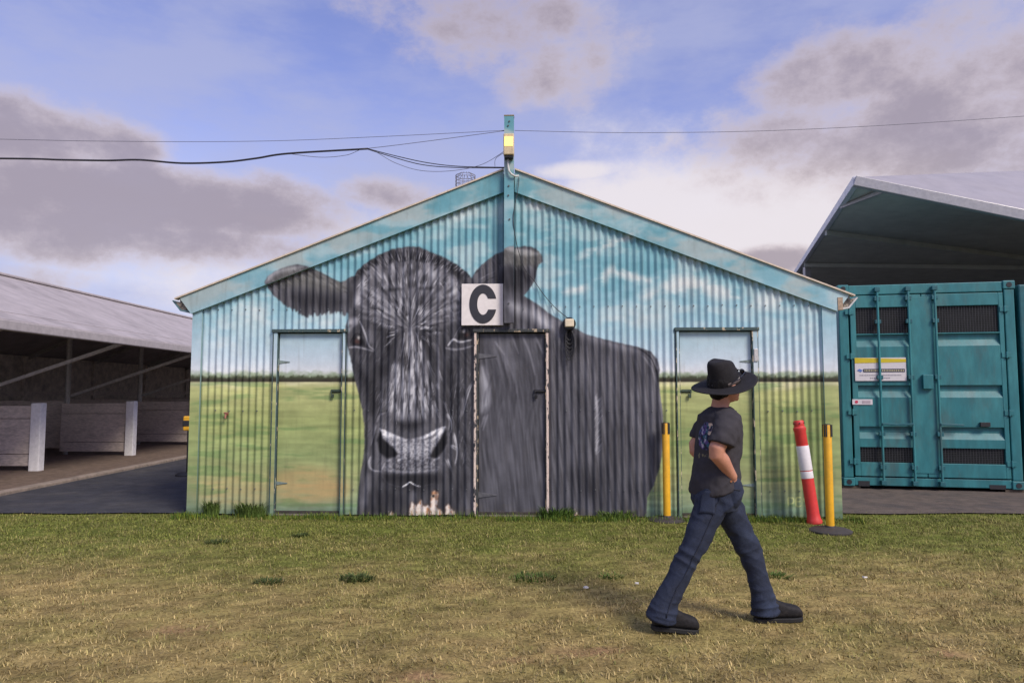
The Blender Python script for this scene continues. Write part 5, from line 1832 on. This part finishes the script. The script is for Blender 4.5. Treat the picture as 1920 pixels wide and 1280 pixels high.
m_seam = mat('denim_seam', (0.014, 0.018, 0.032), 0.9, var=0.2, scale=60)
wrap_strip('pocket_edge', m_seam, [(1.226, 4.15, .868), (1.245, 4.15, .845), (1.275, 4.16, .826), (1.315, 4.18, .820)], 0.010)
sp_ = [(1.205, 4.16, .85), (1.190, 4.15, .76), (1.150, 4.14, .66), (1.085, 4.14, .53), (1.030, 4.14, .42), (.965, 4.14, .30), (.905, 4.13, .19), (.872, 4.13, .10)]
fine = []
for i in range(len(sp_) - 1):
    for k in range(6):
        fine.append(tuple(Vector(sp_[i]).lerp(Vector(sp_[i + 1]), k / 6)))
wrap_strip('side_seam', m_seam, fine, 0.007)
bp_ = [(1.128 - .012 * (k / 8), 4.19, .815 - .13 * k / 8) for k in range(9)]
wrap_strip('back_pocket', m_jean, bp_, 0.10, 0.003, 8)
bt = MB()
bt.tube([tuple(Vector((1.262, 4.172, .872)) - PB), tuple(Vector((1.262, 4.160, .872)) - PB)], 0.007, 10)
bt.build('rivet', mat('copper_rivet', (0.45, 0.20, 0.10), 0.35, 0.8), jeans)


# --- boots
def boot(heel, toe, pitch, name='boot'):
    heel = Vector(heel)
    toe = Vector(toe)
    f = (toe - heel)
    L_ = f.length
    f.normalize()
    s = f.cross(zv).normalized()
    u = s.cross(f)
    up = MB()
    # cross-sections along the foot: distance, half width, height
    sec = [(0.00, .030, .08), (0.02, .038, .11), (0.07, .044, .145), (0.12, .046, .142), (0.16, .049, .122), (0.20, .053, .106), (0.245, .054, .097), (0.278, .047, .086), (0.298, .030, .060)]
    rings = []
    for d_, w_, h_ in sec:
        c = heel + f * (d_ / 0.295 * L_)
        ring = []
        for k in range(18):
            t = 2 * math.pi * k / 18
            x_ = math.copysign(abs(math.cos(t)) ** .75, math.cos(t)) * w_ * .88
            y_ = .022 + (h_ - .022) * (0.5 + 0.5 * math.copysign(abs(math.sin(t)) ** .75, math.sin(t)))
            ring.append(c + s * x_ + u * y_)
        rings.append(ring)
    up.loft(rings)
    limb(up, [heel + f * .07 + u * .05, heel + f * .055 + u * .14, heel + f * .05 + u * .2], [(.052, .046), (.050, .046), (.048, .044)])
    bo = fuse(name, mbp(up), m_boot, person, 0.006, 3)
    so = MB()
    out = []
    for d_, w_ in ((-.003, .018), (.004, .030), (.03, .037), (.09, .037), (.15, .041), (.21, .048), (.255, .047), (.283, .039), (.299, .022)):
        out.append((d_ / 0.295 * L_, w_))
    poly = [heel + f * d_ + s * w_ for d_, w_ in out] + [heel + f * d_ - s * w_ for d_, w_ in reversed(out)]
    n = len(poly)
    so.v = [tuple(p - PB) for p in poly] + [tuple(p + u * .026 - PB) for p in poly]
    so.f = [tuple(range(n)), tuple(range(2 * n - 1, n - 1, -1))] + [((i + 1) % n, i, n + i, n + (i + 1) % n) for i in range(n)]
    so.build('sole', m_sole, bo, bevel=0.004)
    return bo


boot((0.806, 4.225, 0.022), (1.072, 4.250, -0.006), 0)
boot((1.474, 4.442, -0.006), (1.762, 4.466, 0.000), 0)

# --- hat: pinched crown, band, wide drooping brim
HC = Vector((1.278, 4.315, 1.4385))
pf = (hh + zv * 0.31).normalized()      # forward axis tips up at the front
pu_ = (zv - hh * 0.31 + hr * 0.20).normalized()
pf = (pf - pu_ * pf.dot(pu_)).normalized()
pr = pf.cross(pu_).normalized()
hat = MB()
na, nr_ = 56, 9
vv, ff = [], []
for j in range(nr_):
    q = j / (nr_ - 1)
    for k in range(na):
        t = 2 * math.pi * k / na
        cf, cs_ = math.cos(t), math.sin(t)
        rf_ = .098 + (.205 - .098) * q
        rl_ = .080 + (.180 - .080) * q
        x_, y_ = rf_ * cf, rl_ * cs_
        z_ = -0.014 * (q ** 1.3) * (abs(cs_) ** 2.0) + 0.008 * q * cf ** 2 
        vv.append((x_, y_, z_))
brim_v = [HC + pf * x + pr * y + pu_ * z for x, y, z in vv]
bb_ = MB()
n1 = len(brim_v)
bb_.v = [tuple(p - PB) for p in brim_v] + [tuple(p - pu_ * 0.0045 - PB) for p in brim_v]
for j in range(nr_ - 1):
    for k in range(na):
        k2 = (k + 1) % na
        a, b_, c, d = j * na + k, j * na + k2, (j + 1) * na + k2, (j + 1) * na + k
        bb_.f.append((a, b_, c, d))
        bb_.f.append((n1 + d, n1 + c, n1 + b_, n1 + a))
for k in range(na):
    k2 = (k + 1) % na
    a, b_ = (nr_ - 1) * na + k, (nr_ - 1) * na + k2
    bb_.f.append((b_, a, n1 + a, n1 + b_))
    bb_.f.append((k, k2, n1 + k2, n1 + k))
hat_o = empty('hat')
hat_o.parent = person
bb_.build('brim', m_felt, hat_o, smooth='all')
cr = MB()
rings = []
for z_, rf_, rl_ in ((-.012, .098, .081), (.02, .097, .080), (.055, .095, .078), (.095, .092, .073), (.128, .089, .066), (.146, .082, .057), (.154, .067, .044), (.151, .045, .028), (.144, .02, .012)):
    ring = []
    for k in range(40):
        t = 2 * math.pi * k / 40
        cf, cs_ = math.cos(t), math.sin(t)
        x_, y_ = rf_ * cf, rl_ * cs_
        hgt = max(0.0, (z_ - .055) / .10)
        # front pinch, lower front, crease along the top
        pin = 1 - 0.30 * hgt * max(0, cf) ** 1.5 * (abs(cs_) ** .6)
        zz = z_ - 0.035 * hgt * max(0.0, x_ / .09) + 0.004 * hgt
        if z_ > .144:
            zz -= 0.012 * (1 - rf_ / .09)
        ring.append(HC + pf * (x_ - .010 * hgt) + pr * (y_ * pin) + pu_ * zz)
    rings.append(ring)
cr.loft(rings)
crn = mbp(cr).build('crown', m_felt, hat_o, smooth='all')
crn.modifiers.new('sub', 'SUBSURF').levels = 1
crn.modifiers['sub'].render_levels = 1
bd = MB()
rings = []
for z_, k_ in ((.003, 1.02), (.005, 1.065), (.020, 1.06), (.022, 1.02)):
    rings.append([HC + pf * (.0985 * k_ * math.cos(2 * math.pi * k / 40)) + pr * (.0815 * k_ * math.sin(2 * math.pi * k / 40)) + pu_ * z_ for k in range(40)])
bd.loft(rings)
mbp(bd).build('hat_band', m_band, hat_o, smooth='all')
# sunglasses resting on the front of the crown
m_sg = mat('sunglass_black', (0.012, 0.012, 0.014), 0.12, var=0.05, spec=0.7)
sgl = empty('sunglasses')
sgl.parent = person
for s in (-1, 1):
    ln = MB()
    c = HC + pf * .122 + pr * (.036 * s) + pu_ * .040
    ax_f = (pf + pr * (.25 * s)).normalized()
    ax_s = (pr - pf * (.25 * s)).normalized()
    ln.loft([[c + ax_f * o_ + p - c for p in ell(c, ax_s, pu_, .030 * k_, .020 * k_, 16)] for o_, k_ in ((-.003, .9), (0, 1), (.004, .9))])
    mbp(ln).build('lens', m_sg, sgl, smooth='all')
    tm = MB()
    tm.tube([HC + pf * .118 + pr * (.066 * s) + pu_ * .048, HC + pf * .060 + pr * (.086 * s) + pu_ * .036, HC - pf * .020 + pr * (.092 * s) + pu_ * .024], .0032, 8)
    mbp(tm).build('temple', m_sg, sgl, smooth='all')
br = MB()
br.tube([HC + pf * .126 + pr * -.012 + pu_ * .044, HC + pf * .128 + pu_ * .047, HC + pf * .126 + pr * .012 + pu_ * .044], .003, 8)
mbp(br).build('bridge', m_sg, sgl, smooth='all')

# ================================================================== TURF
def blades(name, n, xr, yr, dens, hmin, hmax, wid, lean, seed, colfn, zbase=-0.004):
    g_ = np.random.default_rng(seed)
    x = g_.uniform(*xr, n)
    y = g_.uniform(*yr, n)
    keep = g_.random(n) < dens(x, y)
    # only what the place shows from the lawn's near side
    keep &= np.abs(x) < 1.6 + 0.86 * (y + 0.3)
    x, y = x[keep], y[keep]
    n = len(x)
    L_ = g_.uniform(hmin, hmax, n) * (0.6 + 0.8 * fbm(x * 2.5, y * 2.5, seed))
    a = g_.uniform(0, 2 * np.pi, n)
    le = lean * (0.4 + g_.random(n) * 0.9)
    le = np.minimum(le, 1.5)
    dx, dy = np.cos(a) * np.sin(le), np.sin(a) * np.sin(le)
    dz_ = np.cos(le)
    wx, wy = -np.sin(a), np.cos(a)
    w_ = wid * (0.6 + 0.8 * g_.random(n))
    z = zbase + 0 * x
    B = np.stack([x, y, z], 1)
    W = np.stack([wx * w_, wy * w_, 0 * w_], 1)
    M = B + np.stack([dx * L_ * .5, dy * L_ * .5, dz_ * L_ * .62 + .002], 1)
    T = B + np.stack([dx * L_, dy * L_, dz_ * L_ * .95 + .003], 1)
    V = np.stack([B - W, B + W, M + W * .75, T, M - W * .75], 1).reshape(-1, 3)
    base = np.arange(n) * 5
    F = np.concatenate([np.stack([base, base + 1, base + 2], 1), np.stack([base, base + 2, base + 4], 1), np.stack([base + 4, base + 2, base + 3], 1)])
    C = np.repeat(colfn(x, y, g_), 5, 0)
    o = grid_mesh(name, V, F, attr_mat('grass_blade', 'mural', 0.7, 0.2, 3.0, 0.05), None, C, smooth=False)
    return o


def turf_col(x, y, g_):
    gr = np.clip(lawn_green(x, y) + g_.normal(0, .22, len(x)), 0, 1)[:, None]
    pm = (0.74 + 0.44 * sstep(fbm(x * 11, y * 16, 52, 3), .28, .72))[:, None]
    straw = np.array([[0.45, 0.345, 0.150]]) * g_.uniform(.55, 1.25, (len(x), 1)) * pm
    green = np.array([[0.215, 0.235, 0.048]]) * g_.uniform(.5, 1.3, (len(x), 1)) * (0.6 + 0.4 * pm)
    grey = np.array([[0.20, 0.165, 0.10]])
    c = straw * (1 - gr) + green * gr
    k = (g_.random(len(x)) < .25)[:, None]
    return np.where(k, c * .5 + grey * .3, c)


tf = blades('short_grass', 600000, (-9.5, 9.5), (2.6, 8.50), lambda x, y: np.where(y > 8.05, (np.abs(x) > 3.72) * sstep(-y - .25 * (fbm(x * 3, y * 3, 9) - .5), -8.50, -8.05) * .8, 1) * (0.50 + 0.5 * sstep(y, 5.5, 7.6)) * (1 - .75 * bare(x, y)) * (0.35 + 0.65 * sstep(fbm(x * 6, y * 9, 44), .32, .55)), 0.010, 0.037, 0.0026, 1.16, 11, turf_col)
tag(tf, 'short patchy lawn of dry straw and green grass before the shed', 'grass', kind='stuff')


def stalk_col(x, y, g_):
    k = (g_.random((len(x), 1)) < .35 * lawn_green(x, y)[:, None] + .05)
    return np.where(k, np.array([[0.16, 0.20, 0.045]]), np.array([[0.48, 0.38, 0.17]])) * g_.uniform(.6, 1.2, (len(x), 1))


tf2 = blades('dry_stalks', 7000, (-9.5, 9.5), (2.6, 8.0), lambda x, y: 0.15 + 0.85 * sstep(fbm(x * 1.6, y * 2.4, 66), .45, .65), 0.03, 0.07, 0.0014, 1.25, 31, stalk_col)
tag(tf2, 'longer bleached stalks scattered through the short lawn', 'grass', kind='stuff')


def green_col(x, y, g_):
    return np.array([[0.075, 0.125, 0.020]]) * g_.uniform(.6, 1.6, (len(x), 1)) + np.array([[0.10, 0.07, 0.0]]) * (g_.random((len(x), 1)) < .2)


def edge_d(x, y):
    c, s = math.cos(YAW), math.sin(YAW)
    yw = (-(x - SHED_O[0]) * s + (y - SHED_O[1]) * c)
    return ((yw > -0.30) & (yw < -0.03) & (np.abs(x) < 3.75)) * (0.15 + 0.85 * sstep(fbm(x * 2.3, y * 3, 71), .42, .7))


ed = blades('wall_foot_grass', 30000, (-3.8, 3.8), (7.6, 8.25), edge_d, 0.03, 0.085, 0.0028, .55, 23, green_col, 0.0)
tag(ed, 'longer green grass growing along the foot of the painted wall', 'grass', kind='stuff')


def tuft(name, loc, n, h, spread, label, col, seed, lean=0.7):
    g_ = np.random.default_rng(seed)
    a = g_.uniform(0, 2 * np.pi, n)
    r = spread * np.sqrt(g_.random(n)) * .5
    x, y = np.cos(a) * r, np.sin(a) * r * .7
    le = lean * g_.random(n)
    L_ = h * g_.uniform(.5, 1.1, n)
    aw = a + g_.normal(0, .5, n)
    d = np.stack([np.cos(aw) * np.sin(le), np.sin(aw) * np.sin(le), np.cos(le)], 1)
    Wv = np.stack([-np.sin(aw), np.cos(aw), 0 * aw], 1) * (0.0035 * g_.uniform(.7, 1.5, n))[:, None]
    B = np.stack([x, y, 0 * x], 1)
    M = B + d * L_[:, None] * .6
    T = B + d * L_[:, None] + np.stack([np.cos(aw), np.sin(aw), -1.0 + 0 * aw], 1) * (L_ * .16)[:, None]
    V = np.stack([B - Wv, B + Wv, M + Wv, T, M - Wv], 1).reshape(-1, 3)
    b0 = np.arange(n) * 5
    F = np.concatenate([np.stack([b0, b0 + 1, b0 + 2], 1), np.stack([b0, b0 + 2, b0 + 4], 1), np.stack([b0 + 4, b0 + 2, b0 + 3], 1)])
    C = np.repeat(np.array([col]) * g_.uniform(.55, 1.5, (n, 1)), 5, 0)
    o = grid_mesh(name, V, F, MATS['grass_blade'], None, C, smooth=False)
    o.location = loc
    return tag(o, label, 'weed', 'weeds and tufts in the lawn')


GC = (0.085, 0.130, 0.028)
DG = (0.065, 0.088, 0.026)
tuft('grass_tuft', (0.50, 8.02, 0), 420, .16, .34, 'bright green grass tuft at the right foot of the middle door', (0.085, 0.150, 0.024), 1)
tuft('grass_tuft', (1.15, 7.98, 0), 260, .12, .40, 'low green grass tuft under the rear of the painted bull', (0.085, 0.140, 0.024), 2)
tuft('grass_tuft', (-2.93, 8.14, 0), 380, .20, .34, 'tall green weed clump left of the paddock door', GC, 3, .5)
tuft('grass_tuft', (-3.38, 8.15, 0), 240, .22, .16, 'narrow green weed clump near the left shed corner', GC, 4, .4)
tuft('grass_tuft', (-1.14, 5.40, 0), 260, .055, .26, 'dark green weed in the dry lawn below the muzzle', DG, 5, 1.3)
tuft('grass_tuft', (-1.77, 5.33, 0), 130, .04, .22, 'small dark weed flat in the lawn, left of the muzzle weed', DG, 6, 1.3)
tuft('grass_tuft', (-2.72, 6.71, 0), 130, .045, .22, 'small dark weed in the green turf before the paddock door', DG, 7, 1.3)
tuft('grass_tuft', (0.16, 5.43, 0), 200, .045, .36, 'spreading green weed in the lawn below the middle door', GC, 8, 1.3)
tuft('grass_tuft', (0.75, 5.48, 0), 90, .035, .20, 'faint green weed between the middle door and the walking person', GC, 9, 1.3)
tuft('grass_tuft', (1.99, 5.5, 0), 120, .04, .26, 'low green weed on the lawn just past the front boot', GC, 10, 1.3)
tuft('grass_tuft', (-2.05, 7.02, 0), 110, .05, .18, 'small dark tuft nearest the wall on the left of the lawn', DG, 12, 1.2)
# a few scraps of pale litter
for i, (x, y, lb) in enumerate(((0.52, 5.14, 'tiny white scrap of paper on the dry lawn below the yellow post'), (0.90, 5.25, 'tiny pale scrap on the lawn just left of the rear boot'), (2.62, 5.42, 'tiny white scrap on the lawn right of the front boot'))):
    sc_ = MB()
    rr = random.Random(i)
    pts = [(0.016 * math.cos(k * 1.05) * rr.uniform(.6, 1.3), 0.012 * math.sin(k * 1.05) * rr.uniform(.6, 1.3)) for k in range(6)]
    sc_.v = [(p[0], p[1], rr.uniform(.010, .02)) for p in pts] + [(p[0], p[1], .006) for p in pts]
    sc_.f = [tuple(range(6)), tuple(range(11, 5, -1))] + [((k + 1) % 6, k, 6 + k, 6 + (k + 1) % 6) for k in range(6)]
    o = sc_.build('litter_scrap', mat('litter_white', (0.75, 0.73, 0.70), 0.6), None)
    o.location = (x, y, 0.006)
    tag(o, lb, 'litter', 'litter scraps on the lawn')
